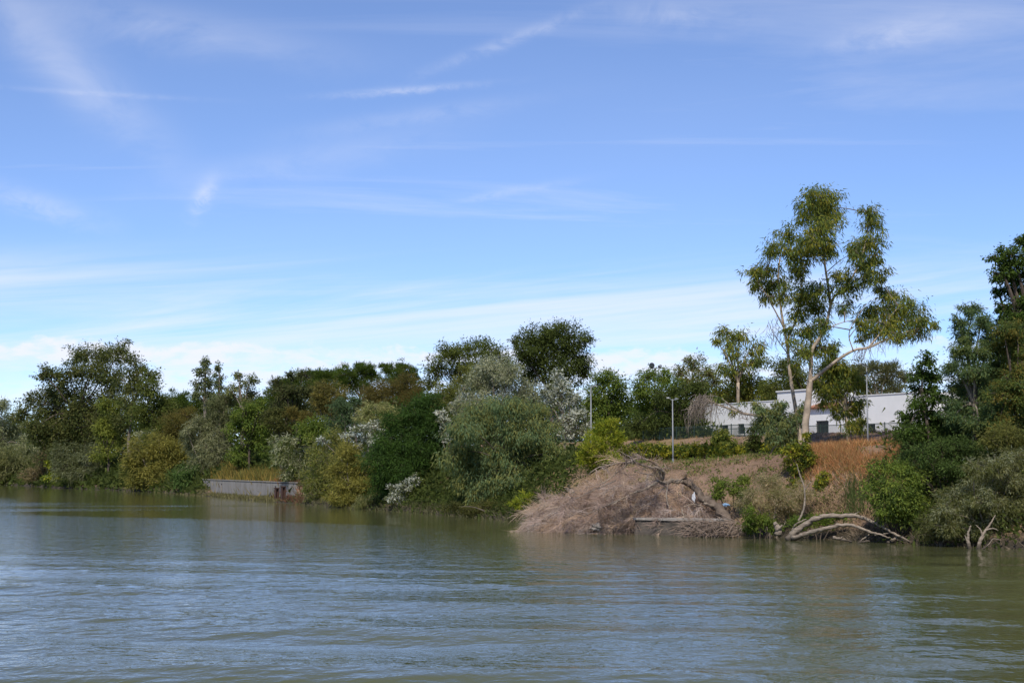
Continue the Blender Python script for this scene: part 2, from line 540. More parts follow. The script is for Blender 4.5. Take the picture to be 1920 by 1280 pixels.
def build_water():
    xs = np.concatenate([-np.geomspace(3000, 130, 14), np.arange(-110, -36, 1.2), np.arange(-36, -19, 0.3), np.arange(-19, 19, 0.11), np.arange(19, 36, 0.3), np.arange(36, 110, 1.2), np.geomspace(130, 3000, 14)])
    ys = np.concatenate([-np.geomspace(3000, 20, 14), np.arange(0, 24, 1.5), np.arange(24, 26, 0.3), np.arange(26, 50, 0.08), np.arange(50, 84, 0.22), np.arange(84, 130, 0.8), np.arange(130, 420, 4), np.geomspace(440, 4000, 16)])
    Xg, Yg = np.meshgrid(xs, ys, indexing='ij')
    x, y = Xg.ravel(), Yg.ravel()
    # distance from the bank (for the sheltered strip of calmer water)
    bi = np.zeros(len(x))
    sub = B[::4]; nsub = NRM[::4]
    best = np.full(len(x), 1e18)
    for k in range(len(sub)):
        d = (x - sub[k, 0]) ** 2 + (y - sub[k, 1]) ** 2
        m_ = d < best
        best[m_] = d[m_]; bi[m_] = k
    bi = bi.astype(int)
    t = (x - sub[bi, 0]) * nsub[bi, 0] + (y - sub[bi, 1]) * nsub[bi, 1]
    off = -t
    edge = 8.5 + 1.5 * np.sin(y * 0.05 + 1) + 1.5 * np.sin(x * 0.21 + y * 0.13) + np.clip((y - 105) / 25, 0, 1) * 18 + np.clip((x - 12) / 8, 0, 1) * 5
    k = np.clip((off - edge) / 5.5, 0, 1); k = k * k * (3 - 2 * k)
    patch = 0.75 + 0.25 * np.sin(x * 0.06 + 0.5 * np.sin(y * 0.11)) * np.cos(y * 0.09 + x * 0.03)
    chop = 0.26 + 0.74 * k * patch
    for (pxx, pyy, sx, sy) in ((50, 944, 9, 9), (250, 948, 14, 4), (90, 955, 12, 5)):       # cat's paws far up the river
        cx0, cy0 = wl(pxx, pyy)
        chop = np.maximum(chop, 1.5 * np.exp(-((x - cx0) / sx) ** 2 - ((y - cy0) / sy) ** 2))
    # boat wake: long low swells running obliquely through the near water
    def swell(ang, wl_, amp, ph, wx):
        c, s = math.cos(ang), math.sin(ang)
        u = x * c + y * s; w = -x * s + y * c
        return amp * np.sin(2 * math.pi * u / wl_ + ph + 0.9 * np.sin(w / wx) + 0.5 * np.sin(u / 11.0))
    near = np.clip((75 - y) / 45, 0, 1) * (y > -50)
    z = near * (swell(1.24, 7.0, 0.130, 0.3, 9.0) * (0.6 + 0.4 * np.sin(x * 0.13 + y * 0.07)) + swell(1.46, 3.7, 0.034, 1.0, 6.0) + swell(0.95, 2.0, 0.006, 2.2, 5.0)
                + swell(1.75, 1.3, 0.003, 0.4, 4.0))
    # wind wavelets
    fine = np.clip((80 - y) / 25, 0, 1) * (y > 20) * (np.abs(x) < 36)
    sel = fine > 0
    xs_, ys_ = x[sel], y[sel]
    wv = np.zeros(len(xs_))
    glass = np.sin(xs_ * 0.31 + 1.4 * np.sin(ys_ * 0.22)) * np.cos(ys_ * 0.41 + 0.8 * np.sin(xs_ * 0.17)) + 0.5 * np.sin(xs_ * 0.13 - ys_ * 0.55)
    glass = 0.35 + 0.95 * np.clip(0.55 + 0.6 * glass, 0, 1)
    for _ in range(44):
        lam = rng.uniform(0.30, 1.0) if _ < 30 else rng.uniform(1.0, 2.2); th = rng.normal(1.35, 0.55)
        cx, cy = math.cos(th) * 2 * math.pi / lam, math.sin(th) * 2 * math.pi / lam
        wv += 0.0019 * lam * np.sin(cx * xs_ + cy * ys_ + rng.uniform(0, 6.28) + 1.1 * np.sin(xs_ * rng.uniform(.1, .5) + ys_ * rng.uniform(.1, .4)))
    z[sel] += wv * glass * fine[sel] * chop[sel]
    v = np.stack([x, y, z], -1)
    ni, nj = Xg.shape
    idx = np.arange(ni * nj).reshape(ni, nj)
    q = np.stack([idx[:-1, :-1], idx[1:, :-1], idx[1:, 1:], idx[:-1, 1:]], -1).reshape(-1, 4)
    o = mesh_obj('water', v, q, water_mat(), smooth=True, attrs={'chop': chop})
    tag(o, 'murky olive green river with wind ripples and boat wake', None, kind='structure')


build_water()

# ------------------------------------------------------------------ foliage
def leaves(pos, axis, nrm, L, W, bend=0.12):
    """pointed leaves, one triangle each; arrays (n,3), L,W (n,)"""
    axis = axis / (np.linalg.norm(axis, axis=1, keepdims=True) + 1e-9)
    side = np.cross(axis, nrm); side /= np.linalg.norm(side, axis=1, keepdims=True) + 1e-9
    nn = np.cross(side, axis)
    L = L[:, None]; W = W[:, None]
    m = pos + nn * L * bend
    v = np.stack([m - side * W * 0.5, m + side * W * 0.5, pos + axis * L], 1).reshape(-1, 3)
    n = len(pos)
    q = np.arange(n * 3).reshape(n, 3)
    return v, q


def unit(n):
    v = rng.standard_normal((n, 3))
    return v / np.linalg.norm(v, axis=1, keepdims=True)


SP = {
    # L,W leaf size in render pixels at the plant's distance; od optical depth; clump relative radius; droop; upn; gap; colours
    'euc':    dict(L=6.4, W=1.7, od=1.6, clump=0.34, droop=0.9, upn=0.4, gap=0.26, cols=[(0.085, 0.105, 0.022), (0.055, 0.080, 0.024), (0.125, 0.125, 0.026), (0.040, 0.058, 0.022)], bark='pale'),
    'eucblue': dict(L=6.0, W=1.7, od=2.0, clump=0.30, droop=0.9, upn=0.4, gap=0.16, cols=[(0.075, 0.110, 0.064), (0.055, 0.085, 0.046), (0.105, 0.115, 0.045), (0.090, 0.105, 0.045)], bark='grey'),
    'dark':   dict(L=3.6, W=1.9, od=2.2, clump=0.26, droop=0.3, upn=0.8, gap=0.14, cols=[(0.034, 0.048, 0.014), (0.045, 0.060, 0.018), (0.028, 0.040, 0.014)], bark='dark'),
    'poplar': dict(L=3.4, W=2.0, od=1.9, clump=0.28, droop=0.4, upn=0.5, gap=0.20, cols=[(0.042, 0.055, 0.020), (0.056, 0.066, 0.024), (0.032, 0.044, 0.018), (0.070, 0.076, 0.030)], bark='grey'),
    'green':  dict(L=3.8, W=1.9, od=2.2, clump=0.28, droop=0.4, upn=0.7, gap=0.16, cols=[(0.060, 0.090, 0.020), (0.045, 0.070, 0.018), (0.080, 0.105, 0.024)], bark='dark'),
    'lime':   dict(L=4.6, W=1.7, od=2.3, clump=0.24, droop=-0.5, upn=0.4, gap=0.10, cols=[(0.125, 0.150, 0.020), (0.085, 0.115, 0.020), (0.155, 0.165, 0.028)], bark='dark'),
    'pine':   dict(L=3.2, W=0.9, od=3.2, clump=0.22, droop=-0.6, upn=0.2, gap=0.14, cols=[(0.036, 0.058, 0.012), (0.048, 0.072, 0.014), (0.028, 0.046, 0.012)], bark='dark'),
    'willow': dict(L=5.5, W=1.2, od=2.3, clump=0.28, droop=0.5, upn=0.3, gap=0.16, cols=[(0.085, 0.095, 0.042), (0.062, 0.072, 0.030), (0.11, 0.115, 0.060)], bark='grey'),
    'olive':  dict(L=5.2, W=1.3, od=2.3, clump=0.28, droop=0.2, upn=0.4, gap=0.16, cols=[(0.105, 0.105, 0.030), (0.075, 0.080, 0.026), (0.135, 0.130, 0.040)], bark='grey'),
    'silver': dict(L=4.0, W=2.4, od=1.8, clump=0.24, droop=0.0, upn=0.3, gap=0.22, cols=[(0.21, 0.23, 0.235), (0.085, 0.097, 0.068), (0.29, 0.315, 0.33), (0.06, 0.073, 0.04)], bark='grey'),
    'silverolive': dict(L=3.2, W=1.8, od=2.2, clump=0.24, droop=0.1, upn=0.4, gap=0.14, cols=[(0.145, 0.16, 0.125), (0.085, 0.10, 0.060), (0.20, 0.215, 0.18), (0.10, 0.112, 0.066)], bark='grey'),
    'gold':   dict(L=4.4, W=1.0, od=2.6, clump=0.28, droop=-0.2, upn=0.3, gap=0.16, cols=[(0.072, 0.068, 0.022), (0.056, 0.056, 0.020), (0.088, 0.074, 0.024)], bark='dark'),
    'feather': dict(L=5.5, W=1.2, od=2.8, clump=0.30, droop=0.25, upn=0.6, gap=0.10, cols=[(0.026, 0.052, 0.014), (0.034, 0.066, 0.016), (0.022, 0.042, 0.014)], bark='dark'),
    'ivy':    dict(L=3.4, W=2.5, od=2.6, clump=0.22, droop=0.6, upn=0.3, gap=0.10, cols=[(0.115, 0.125, 0.018), (0.050, 0.075, 0.016), (0.15, 0.15, 0.022), (0.038, 0.055, 0.016)], bark='dark'),
    'teal':   dict(L=4.2, W=1.5, od=2.4, clump=0.28, droop=0.5, upn=0.5, gap=0.14, cols=[(0.040, 0.066, 0.036), (0.052, 0.080, 0.042), (0.032, 0.052, 0.028)], bark='grey'),
    'brown':  dict(L=4.0, W=1.0, od=2.0, clump=0.28, droop=0.2, upn=0.3, gap=0.2, cols=[(0.090, 0.075, 0.045), (0.068, 0.062, 0.034), (0.12, 0.10, 0.065)], bark='grey'),
    'broad':  dict(L=4.2, W=2.8, od=2.0, clump=0.24, droop=0.5, upn=0.5, gap=0.22, cols=[(0.032, 0.055, 0.014), (0.045, 0.075, 0.018), (0.026, 0.042, 0.012)], bark='dark'),
}
BARKS = {'pale': BARK_PALE, 'dark': BARK_DARK, 'grey': BARK_GREY}


LS, DENS = 0.62, 0.92
TONE = np.array((2.2, 2.05, 1.65))


def crown_leaves(lobes, Yd, sp, dens=1.0, tipdir=None):
    """lobes: (n,) list of centre(3), radii(3). Returns verts, quads, colours, clump centres per lobe"""
    mpp = Yd / 1525.0
    VS, QS, CS, CL = [], [], [], []
    nv = 0
    cols = np.array(sp['cols']) * TONE
    for c, r in lobes:
        c = np.asarray(c); r = np.asarray(r)
        rm = float((r[0] * r[1] * r[2]) ** (1 / 3))
        area = math.pi * r[0] * r[2] / mpp ** 2
        L = sp['L'] * mpp * LS; W = sp['W'] * mpp * LS
        nleaf = int(dens * DENS * sp['od'] * area / (0.5 * sp['L'] * sp['W'] * LS * LS * 0.55))
        nc = int(np.clip(3.6 / sp['clump'] ** 2, 14, 90) * np.clip(rm / (14 * mpp), 0.5, 1.8))
        u = unit(nc)
        amp = 0.86 + 0.20 * np.sin(u[:, 0] * 5 + c[0] * 3) * np.cos(u[:, 2] * 4 + c[2] * 2) + 0.13 * rng.standard_normal(nc)
        rad = rng.random(nc) ** (1 / 2.4) * amp * np.where(rng.random(nc) < 0.14, rng.uniform(1.1, 1.38, nc), 1.0)
        cc = c + u * rad[:, None] * r
        keep = rng.random(nc) > sp['gap']
        cc = cc[keep]; u = u[keep]
        if len(cc) == 0: continue
        nc = len(cc)
        CL.append((c, cc))
        wts = rng.gamma(2.0, 1.0, nc); wts /= wts.sum()
        own = rng.choice(nc, nleaf, p=wts)
        rc = 1.22 * sp['clump'] * rm * (0.7 + 0.6 * rng.random(nc))
        off = rng.standard_normal((nleaf, 3)) * (rc[own] * 0.62)[:, None]
        off[:, 2] *= 0.72
        if sp['droop'] > 0.6:
            off[:, 2] -= np.abs(rng.standard_normal(nleaf)) * rc[own] * 0.35
        pos = cc[own] + off
        outd = off / (np.linalg.norm(off, axis=1, keepdims=True) + 1e-6) * 0.8 + u[own] * 0.5
        axis = outd + 0.75 * unit(nleaf)
        axis[:, 2] -= sp['droop'] * 1.3
        nrm = unit(nleaf) * 0.75 + outd * 0.5
        nrm[:, 2] += sp['upn'] * 1.2
        sz = rng.uniform(0.65, 1.35, nleaf)
        v, q = leaves(pos, axis, nrm, L * sz, W * sz * rng.uniform(0.75, 1.25, nleaf))
        # leaf colours: each clump leans towards one hue of the plant
        pick = rng.integers(0, len(cols), nc)
        mixw = rng.random(nleaf) < 0.62
        ci = np.where(mixw, pick[own], rng.integers(0, len(cols), nleaf))
        col = cols[ci] * (0.80 + 0.40 * rng.random((nleaf, 1))) * (0.88 + 0.24 * rng.random((nc, 1)))[own]
        VS.append(v); QS.append(q + nv); CS.append(col); nv += len(v)
    return np.vstack(VS), np.vstack(QS), np.vstack(CS), CL


def plant(name, label, cat, base_px, Yd, lobes_px, species, group=None, dens=1.0, trunk=None, deep=1.0, spread=0.55, fork=0.4, stems=False, ov=None, tw=None):
    """a tree or shrub: trunk with limbs reaching into every leaf mass, and a crown of leaves"""
    sp = dict(SP[species]); sp.update(ov or {})
    bx = (base_px - 960) / F * Yd
    bz = ground(bx, Yd)
    k = Yd / F
    xs = [l[0] for l in lobes_px]
    half = 0.5 * (max(l[0] + l[2] for l in lobes_px) - min(l[0] - l[2] for l in lobes_px)) * k
    lobes = []
    for l in lobes_px:
        rx, rz = l[2] * k, (l[3] if len(l) > 3 else l[2]) * k
        dy = l[4] if len(l) > 4 else rng.uniform(-1, 1) * spread * max(half - 0.6 * rx, 0.0)
        c = ray(l[0], l[1], Yd + dy)
        lobes.append((c, np.array((rx, deep * 0.5 * (rx + min(rx, rz * 1.3)), rz))))
    root = thing(name, label, cat, (bx, Yd, bz), group)
    bark = BARKS[sp['bark']]
    v, q, col, CL = crown_leaves(lobes, Yd, sp, dens)
    mesh_obj('crown', v, q, LEAF, root, colors=col)
    # wood
    zt = max(c[2] + r[2] for c, r in lobes); cx = np.mean([c[0] for c, r in lobes]); cy = np.mean([c[1] for c, r in lobes])
    H = zt - bz
    tr = trunk if trunk else np.clip(H * 0.016, 0.05, 0.32)
    base = np.array((bx, Yd, bz - 0.3))
    w = MB()
    if not stems:
        fk = np.array((bx + (cx - bx) * 0.6, Yd + (cy - Yd) * 0.5, bz + H * fork))
        mid = (base + fk) / 2 + rng.normal(0, 0.03 * H * fork, 3) * np.array((1, 1, 0))
        w.tube(curve([base, mid, fk], 4), np.linspace(tr * 1.15, tr * 0.8, 9), 8, wob=0.04)
    lb = MB()
    nl = 0
    for (c, cc), (c_, r) in zip(CL, lobes):
        st = base if stems else fk
        m = (st + c) / 2 + np.array((rng.normal(0, 0.05), rng.normal(0, 0.05), 0.10 if c[2] > st[2] else 0.2)) * np.linalg.norm(c - st)
        r0 = tr * (0.55 if not stems else 0.7)
        lb.tube(curve([st, m, c], 4), np.linspace(r0, r0 * 0.35, 9), 5, cap=False); nl += 1
        far = cc[np.argsort(-np.linalg.norm((cc - c) / r, axis=1))][:12]
        for e in far:
            m = (c + e) / 2 + rng.normal(0, 0.08, 3) * np.linalg.norm(e - c)
            lb.tube([c, m, e], [r0 * 0.34, r0 * 0.22, r0 * 0.08], 3, cap=False)
    if stems:
        lb.build('stems', bark, root)
    else:
        w.build('trunk', bark, root, smooth=True)
        lb.build('branches', bark, root)
    return root


D = depth_at

# ------------------------------------------------------------------ concrete quay wall (left)
def bank_point(px, t):
    y = D(px, t)
    return np.array(((px - 960) / F * y, y))


def build_quay():
    a = bank_point(383, 1.45); b = bank_point(556, 1.45)
    d = b - a; Lw = np.linalg.norm(d); d /= Lw
    ang = math.atan2(d[1], d[0])
    root = thing('quay_wall', 'grey concrete quay wall with dark mooring slots below golden grass', 'wall', (a[0], a[1], 0.0), rotz=ang)
    # local x along wall, local -y towards the river is where the land is not
    n = np.array((-d[1], d[0]))
    i, tt = bank_st(*(a + n * 2))
    sgn = 1 if tt > 1.45 else -1       # +y local is landward if sgn == 1
    npan = 9
    pw = Lw / npan
    slots = {2: 0.1, 7: 0.3}
    for k in range(npan):
        m = MB()
        x0, x1 = k * pw + 0.004, (k + 1) * pw - 0.004
        zt = 2.12 + 0.02 * rng.standard_normal()
        y0, y1 = sorted((0.0, sgn * 0.45))
        if k in slots:
            xs = x0 + slots[k] * pw
            m.box(x0, xs, y0, y1, -0.8, zt); m.box(xs + 0.75, x1, y0, y1, -0.8, zt)
            m.box(xs, xs + 0.75, *sorted((sgn * 0.3, sgn * 0.45)), -0.8, zt)
            m.box(xs, xs + 0.75, *sorted((0.0, sgn * 0.3)), 1.75, zt)
        else:
            m.box(x0, x1, y0, y1, -0.8, zt)
        o = m.build('wall_panel', CONC); o.parent = root
        if k in slots:
            s_ = MB(); s_.box(xs + 0.05, xs + 0.70, *sorted((sgn * 0.22, sgn * 0.29)), -0.2, 1.70)
            o2 = s_.build('mooring_plate', DARKMETAL); o2.parent = root
    m = MB(); m.box(-0.1, Lw + 0.1, *sorted((-sgn * 0.06, sgn * 0.55)), 2.17, 2.28)
    o = m.build('coping', CONC); o.parent = root
    # two rusty piles standing in front at the right-hand end
    for j, (px, h) in enumerate(((521, 1.55), (533, 1.75))):
        p = bank_point(px, 0.25)
        m = MB(); w_ = 0.30
        m.box(-w_, w_, -0.22, -0.14, -1.5, h); m.box(-w_, w_, 0.14, 0.22, -1.5, h); m.box(-0.06, 0.06, -0.14, 0.14, -1.5, h - 0.02)
        m.box(-w_ - 0.05, w_ + 0.05, -0.27, 0.27, h, h + 0.09)
        o = m.build('mooring_pile', RUST)
        o.location = (p[0], p[1], 0); o.rotation_euler = (0, 0, ang)
        tag(o, 'dark steel mooring pile at the water, left of the reddish pile' if j == 0 else 'reddish rusty mooring pile by the shrubs at the end of the quay wall', 'pile', 'mooring piles at the quay')


build_quay()


# ------------------------------------------------------------------ white building, fence
FU = np.array((0.46, -0.888)); FU /= np.linalg.norm(FU)        # along the facade, left to right
FV = np.array((0.888, 0.46)); FV /= np.linalg.norm(FV)         # into the building
B0 = np.array((17.7, 140.0))


def facade(root, name, u0, u1, v, z0, z1, holes, th=0.28, depth=None):
    """wall with real openings: local x = u, local y = v"""
    us = sorted({u0, u1, *[h[0] for h in holes], *[h[1] for h in holes]})
    zs = sorted({z0, z1, *[h[2] for h in holes], *[h[3] for h in holes]})
    m = MB()
    for i in range(len(us) - 1):
        for j in range(len(zs) - 1):
            uc, zc = (us[i] + us[i + 1]) / 2, (zs[j] + zs[j + 1]) / 2
            if any(h[0] < uc < h[1] and h[2] < zc < h[3] for h in holes): continue
            m.box(us[i], us[i + 1], v, v + th, zs[j], zs[j + 1])
    o = m.build(name, WHITE); o.parent = root
    for h in holes:
        f = MB()
        a, b, c, d = h
        f.box(a, a + 0.07, v + 0.12, v + 0.20, c, d); f.box(b - 0.07, b, v + 0.12, v + 0.20, c, d)
        f.box(a + 0.07, b - 0.07, v + 0.12, v + 0.20, d - 0.07, d); f.box(a + 0.07, b - 0.07, v + 0.12, v + 0.20, c, c + 0.07)
        w = f.build('window', FRAME); w.parent = root
        g = MB(); g.box(a + 0.07, b - 0.07, v + 0.15, v + 0.17, c + 0.07, d - 0.07)
        p = g.build('pane', GLASS); p.parent = w
        s = MB(); s.box(a - 0.08, b + 0.08, v - 0.09, v - 0.003, c - 0.09, c - 0.01)
        s_ = s.build('sill', WHITE); s_.parent = w
        gr = MB()
        nb = int((b - a) / 0.16)
        for k in range(1, nb):
            x = a + (b - a) * k / nb
            gr.box(x - 0.012, x + 0.012, v - 0.06, v - 0.036, c + 0.02, d - 0.02)
        for z in (c + 0.25, d - 0.25):
            gr.box(a, b, v - 0.034, v - 0.015, z - 0.015, z + 0.015)
        gq = gr.build('grille', DARKMETAL); gq.parent = w
    return o


def build_house():
    ang = math.atan2(FU[1], FU[0])
    zb = 6.2
    root = thing('white_building', 'long low whitewashed building behind the tall eucalyptus and the fence', 'building', (B0[0], B0[1], zb), rotz=ang)
    R = lambda o: setattr(o, 'parent', root)
    H1, HT, H3 = 3.42, 4.15, 3.38
    facade(root, 'wall', 0, 11.0, 0.0, -0.3, H1, [(2.6, 3.6, 0.70, 1.55), (5.1, 6.0, 0.70, 1.60), (8.3, 9.3, 0.7, 1.55)])
    for (x0, x1, y0, y1, h) in ((0, 0.28, 0.28, 7.0, H1), (0.28, 11.0, 6.72, 7.0, H1)):
        m = MB(); m.box(x0, x1, y0, y1, -0.3, h); R(m.build('wall', WHITE))
    m = MB(); m.box(0.28, 11.0, 0.28, 6.72, H1 - 0.35, H1 - 0.15); R(m.build('flat_roof', STONE))
    m = MB(); m.box(-0.05, 11.0, -0.05, 0.30, H1 + 0.002, H1 + 0.07); R(m.build('parapet_cap', WHITE))
    # entrance tower
    facade(root, 'tower_wall', 11.002, 15.7, -0.12, -0.3, HT, [(12.8, 13.9, -0.02, 2.1)])
    m = MB(); m.box(11.002, 11.28, 0.16, 4.5, -0.3, HT); m.box(15.42, 15.7, 0.16, 4.5, -0.3, HT); m.box(11.28, 15.42, 4.22, 4.5, -0.3, HT); R(m.build('tower_wall', WHITE))
    m = MB(); m.box(10.9, 15.8, -0.22, 4.6, HT + 0.002, HT + 0.10); R(m.build('tower_roof', WHITE))
    # tiled porch
    facade(root, 'porch_wall', 15.702, 20.7, -0.5, -0.3, 2.55, [(16.6, 18.2, 0.35, 1.55)])
    for k in range(25):
        x = 15.80 + k * 0.2
        m = MB(); m.tube([(x, -0.78, 2.60), (x, 0.9, 3.05)], 0.092, 6); R(m.build('roof_tile', ROOFT))
    m = MB(); m.box(15.702, 20.7, -0.22, 7.0, -0.3, 2.5); R(m.build('wall', WHITE))
    # right wing
    facade(root, 'wall', 20.702, 29.8, -0.05, -0.3, H3, [(22.2, 23.3, 0.45, 1.15)])
    m = MB(); m.box(20.702, 20.98, 0.23, 7.0, -0.3, H3); m.box(29.52, 29.8, 0.23, 7.0, -0.3, H3); m.box(20.98, 29.52, 6.72, 7.0, -0.3, H3); R(m.build('wall', WHITE))
    m = MB(); m.box(20.98, 29.52, 0.23, 6.72, H3 - 0.35, H3 - 0.15); R(m.build('flat_roof', STONE))
    m = MB(); m.box(20.66, 29.85, -0.11, 0.25, H3 + 0.002, H3 + 0.07); R(m.build('parapet_cap', WHITE))


build_house()


def build_fence(name, label, p0, p1, h, z0, z1, npk, indiv, group=None):
    p0 = np.array(p0); p1 = np.array(p1)
    d = p1 - p0; L = np.linalg.norm(d); ang = math.atan2(d[1], d[0])
    root = thing(name, label, 'fence', (p0[0], p0[1], z0), group, rotz=ang)
    sl = (z1 - z0) / L
    npanel = max(1, int(round(L / 2.5)))
    pl = L / npanel
    post = MB(); post.box(-0.03, 0.03, -0.03, 0.03, -0.3, h + 0.06)
    first = None
    for k in range(npanel + 1):
        if first is None:
            first = post.build('post', FENCE); o = first
        else:
            o = first.copy(); C.objects.link(o)
        o.parent = root; o.location = (k * pl, 0, sl * k * pl)
    for zz in (h - 0.08, 0.12):
        for k in range(npanel):
            m = MB()
            xa, xb = k * pl + 0.032, (k + 1) * pl - 0.032
            m.add([(x, y, zz + sl * x + dz) for dz in (0, 0.045) for y in (-0.02, 0.02) for x in (xa, xb)], [(0, 2, 3, 1), (4, 5, 7, 6), (0, 1, 5, 4), (1, 3, 7, 5), (3, 2, 6, 7), (2, 0, 4, 6)])
            o = m.build('rail', FENCE); o.parent = root
    n = int(L / npk)
    pk = MB(); pk.box(-0.011, 0.011, -0.034, -0.0205, 0.06, h)
    proto = None; rest = MB()
    for k in range(1, n):
        x = k * L / n
        if n - k <= indiv:
            if proto is None:
                proto = pk.build('picket', FENCE); o = proto
            else:
                o = proto.copy(); C.objects.link(o)
            o.parent = root; o.location = (x, 0, sl * x)
        else:
            rest.box(x - 0.011, x + 0.011, -0.034, -0.0205, 0.06 + sl * x, h + sl * x)
    if rest.n:
        o = rest.build('picket_row', FENCE); o.parent = root; o['kind'] = 'stuff'
    return root


fa = B0 - FV * 3.2 - FU * 22.0
fb = B0 - FV * 3.2 + FU * 30.5
build_fence('metal_fence', 'long dark green metal picket fence in front of the white building', fa, fb, 1.15, 6.22, 6.12, 0.13, 230)
ga = B0 - FV * 8.6 + FU * 3.0
gb = B0 - FV * 8.6 + FU * 24.0
build_fence('metal_fence', 'lower dark picket fence half buried in the hedge behind the trunk', ga, gb, 1.05, ground(*ga) + 0.0, ground(*gb) + 0.02, 0.13, 90)


# ------------------------------------------------------------------ lamps
def build_lamp(name, label, px, py_top, Yd, arms, zb=None, r=0.048, group='street lamps on the bank'):
    x = (px - 960) / F * Yd
    zb = ground(x, Yd) if zb is None else zb
    zt = ray(px, py_top, Yd)[2]
    root = thing(name, label, 'street lamp', (x, Yd, zb), group)
    h = zt - zb
    m = MB(); m.tube([(0, 0, -0.2), (0, 0, 0.9), (0, 0, h)], [r * 1.25, r * 1.15, r * 0.75], 10)
    o = m.build('pole', METAL, None, True); o.parent = root
    m = MB(); m.tube([(0, 0, -0.05), (0, 0, 0.06)], r * 2.4, 10); o = m.build('base_plate', METAL); o.parent = root
    m = MB(); m.tube([(0, 0, 0.06), (0, 0, 0.32)], [r * 1.7, r * 1.35], 10); o = m.build('collar', METAL); o.parent = root
    for dx, up in arms:
        m = MB(); m.tube([(0, 0, h - 0.10), (dx * 0.45, 0, h - 0.02 + up * 0.5)], [r * 0.6, r * 0.5], 6)
        o = m.build('arm', METAL); o.parent = root
        hd = MB()
        s = 1 if dx > 0 else -1
        xs = [dx * 0.38, dx * 0.62, dx]
        for k, (w, t) in enumerate(((0.08, 0.035), (0.14, 0.045), (0.09, 0.025))):
            pass
        v = []
        for xx, w, t in zip(xs, (0.07, 0.14, 0.10), (0.07, 0.085, 0.04)):
            zc = h - 0.02 + up * abs(xx / dx)
            v += [(xx, -w, zc), (xx, w, zc), (xx, w * 0.8, zc + t), (xx, -w * 0.8, zc + t)]
        q = [(0, 3, 2, 1), (8, 9, 10, 11)]
        for a in (0, 4):
            q += [(a, a + 1, a + 5, a + 4), (a + 1, a + 2, a + 6, a + 5), (a + 2, a + 3, a + 7, a + 6), (a + 3, a, a + 4, a + 7)]
        hd.add(v, q)
        o = hd.build('lamp_head', METAL); o.parent = root
    return root


build_lamp('street_lamp', 'grey double-armed street lamp standing alone on the dry terrace', 1261, 748, 105.0, [(-0.42, 0.10), (0.40, 0.02)])
build_lamp('street_lamp', 'grey single-armed street lamp rising behind the silvery poplar', 1108, 724, 128.0, [(0.55, 0.04)], r=0.058)
build_lamp('street_lamp', 'tall thin grey lamp pole right of the eucalyptus, before the white wall', 1626, 683, 97.0, [(-0.45, 0.05)])


def build_mast():
    Yd = 158.0; px = 1228.5
    x = (px - 960) / F * Yd; zb = ground(x, Yd); h = ray(px, 690, Yd)[2] - zb
    root = thing('floodlight_mast', 'tall floodlight mast with lamps on a crossbar, among dark trees', 'floodlight', (x, Yd, zb))
    m = MB(); m.tube([(0, 0, -0.2), (0, 0, h * 0.5), (0, 0, h)], [0.13, 0.10, 0.075], 10); o = m.build('pole', METAL, None, True); o.parent = root
    m = MB(); m.tube([(-0.5, 0, h - 0.03), (0.65, 0, h + 0.01)], 0.045, 6); o = m.build('crossbar', METAL); o.parent = root
    m = MB(); m.tube([(-0.32, -0.22, h + 0.26), (-0.32, 0.04, h + 0.28), (-0.32, 0.2, h + 0.3)], [0.26, 0.30, 0.15], 12); o = m.build('floodlight', DARKMETAL); o.parent = root
    m = MB(); m.tube([(-0.32, -0.235, h + 0.26), (-0.32, -0.222, h + 0.26)], 0.20, 12); q = m.build('lens', GLASS); q.parent = o
    m = MB(); m.tube([(0.45, -0.05, h + 0.10), (0.62, 0.08, h + 0.26), (0.68, 0.12, h + 0.30)], [0.20, 0.15, 0.08], 10); o = m.build('floodlight', METAL); o.parent = root


build_mast()

# ------------------------------------------------------------------ trees and shrubs
G_FAR = 'trees along the far left bank'
T, S = 'tree', 'shrub'
# far left
plant('willow', 'pale grey-green willow at the far left edge of the river bank', T, 8, D(8, 3), [(-20, 800, 45, 45), (22, 800, 32, 36), (0, 760, 20, 14), (45, 838, 28, 24), (-10, 840, 40, 30)], 'willow', ov=dict(cols=[(0.12, 0.135, 0.085), (0.085, 0.10, 0.055), (0.16, 0.175, 0.12)]))
plant('willow_shrub', 'low grey-green willow scrub at the water on the far left', S, 20, D(20, 1.2), [(-15, 872, 35, 32), (20, 868, 32, 28), (50, 880, 28, 24), (5, 892, 30, 16)], 'willow', stems=True)
plant('willow_shrub', 'brownish scrub at the water below the dark poplar', S, 80, D(80, 1.2), [(62, 893, 26, 16), (84, 888, 22, 20), (85, 860, 22, 24)], 'brown', stems=True)
plant('poplar_tree', 'biggest dark poplar on the far left with stepped open crown', T, 165, D(165, 6), [
    (195, 668, 36, 30), (226, 662, 20, 26), (150, 668, 26, 24), (172, 700, 40, 30), (212, 708, 34, 34), (128, 700, 26, 22), (98, 705, 25, 20), (82, 700, 14, 14), (120, 735, 34, 28),
    (60, 752, 24, 20), (76, 775, 26, 22), (42, 772, 17, 13), (32, 785, 14, 12), (105, 770, 34, 30), (160, 750, 42, 34), (215, 750, 34, 34), (88, 815, 36, 34), (130, 812, 44, 36), (180, 800, 44, 38), (120, 850, 40, 30), (95, 740, 30, 24), (140, 778, 36, 28), (68, 800, 28, 24), (155, 832, 40, 28), (170, 775, 36, 26), (205, 790, 30, 28)], 'poplar', group=G_FAR, fork=0.4, trunk=0.34, spread=0.35, ov=dict(bark='dark', gap=0.14))
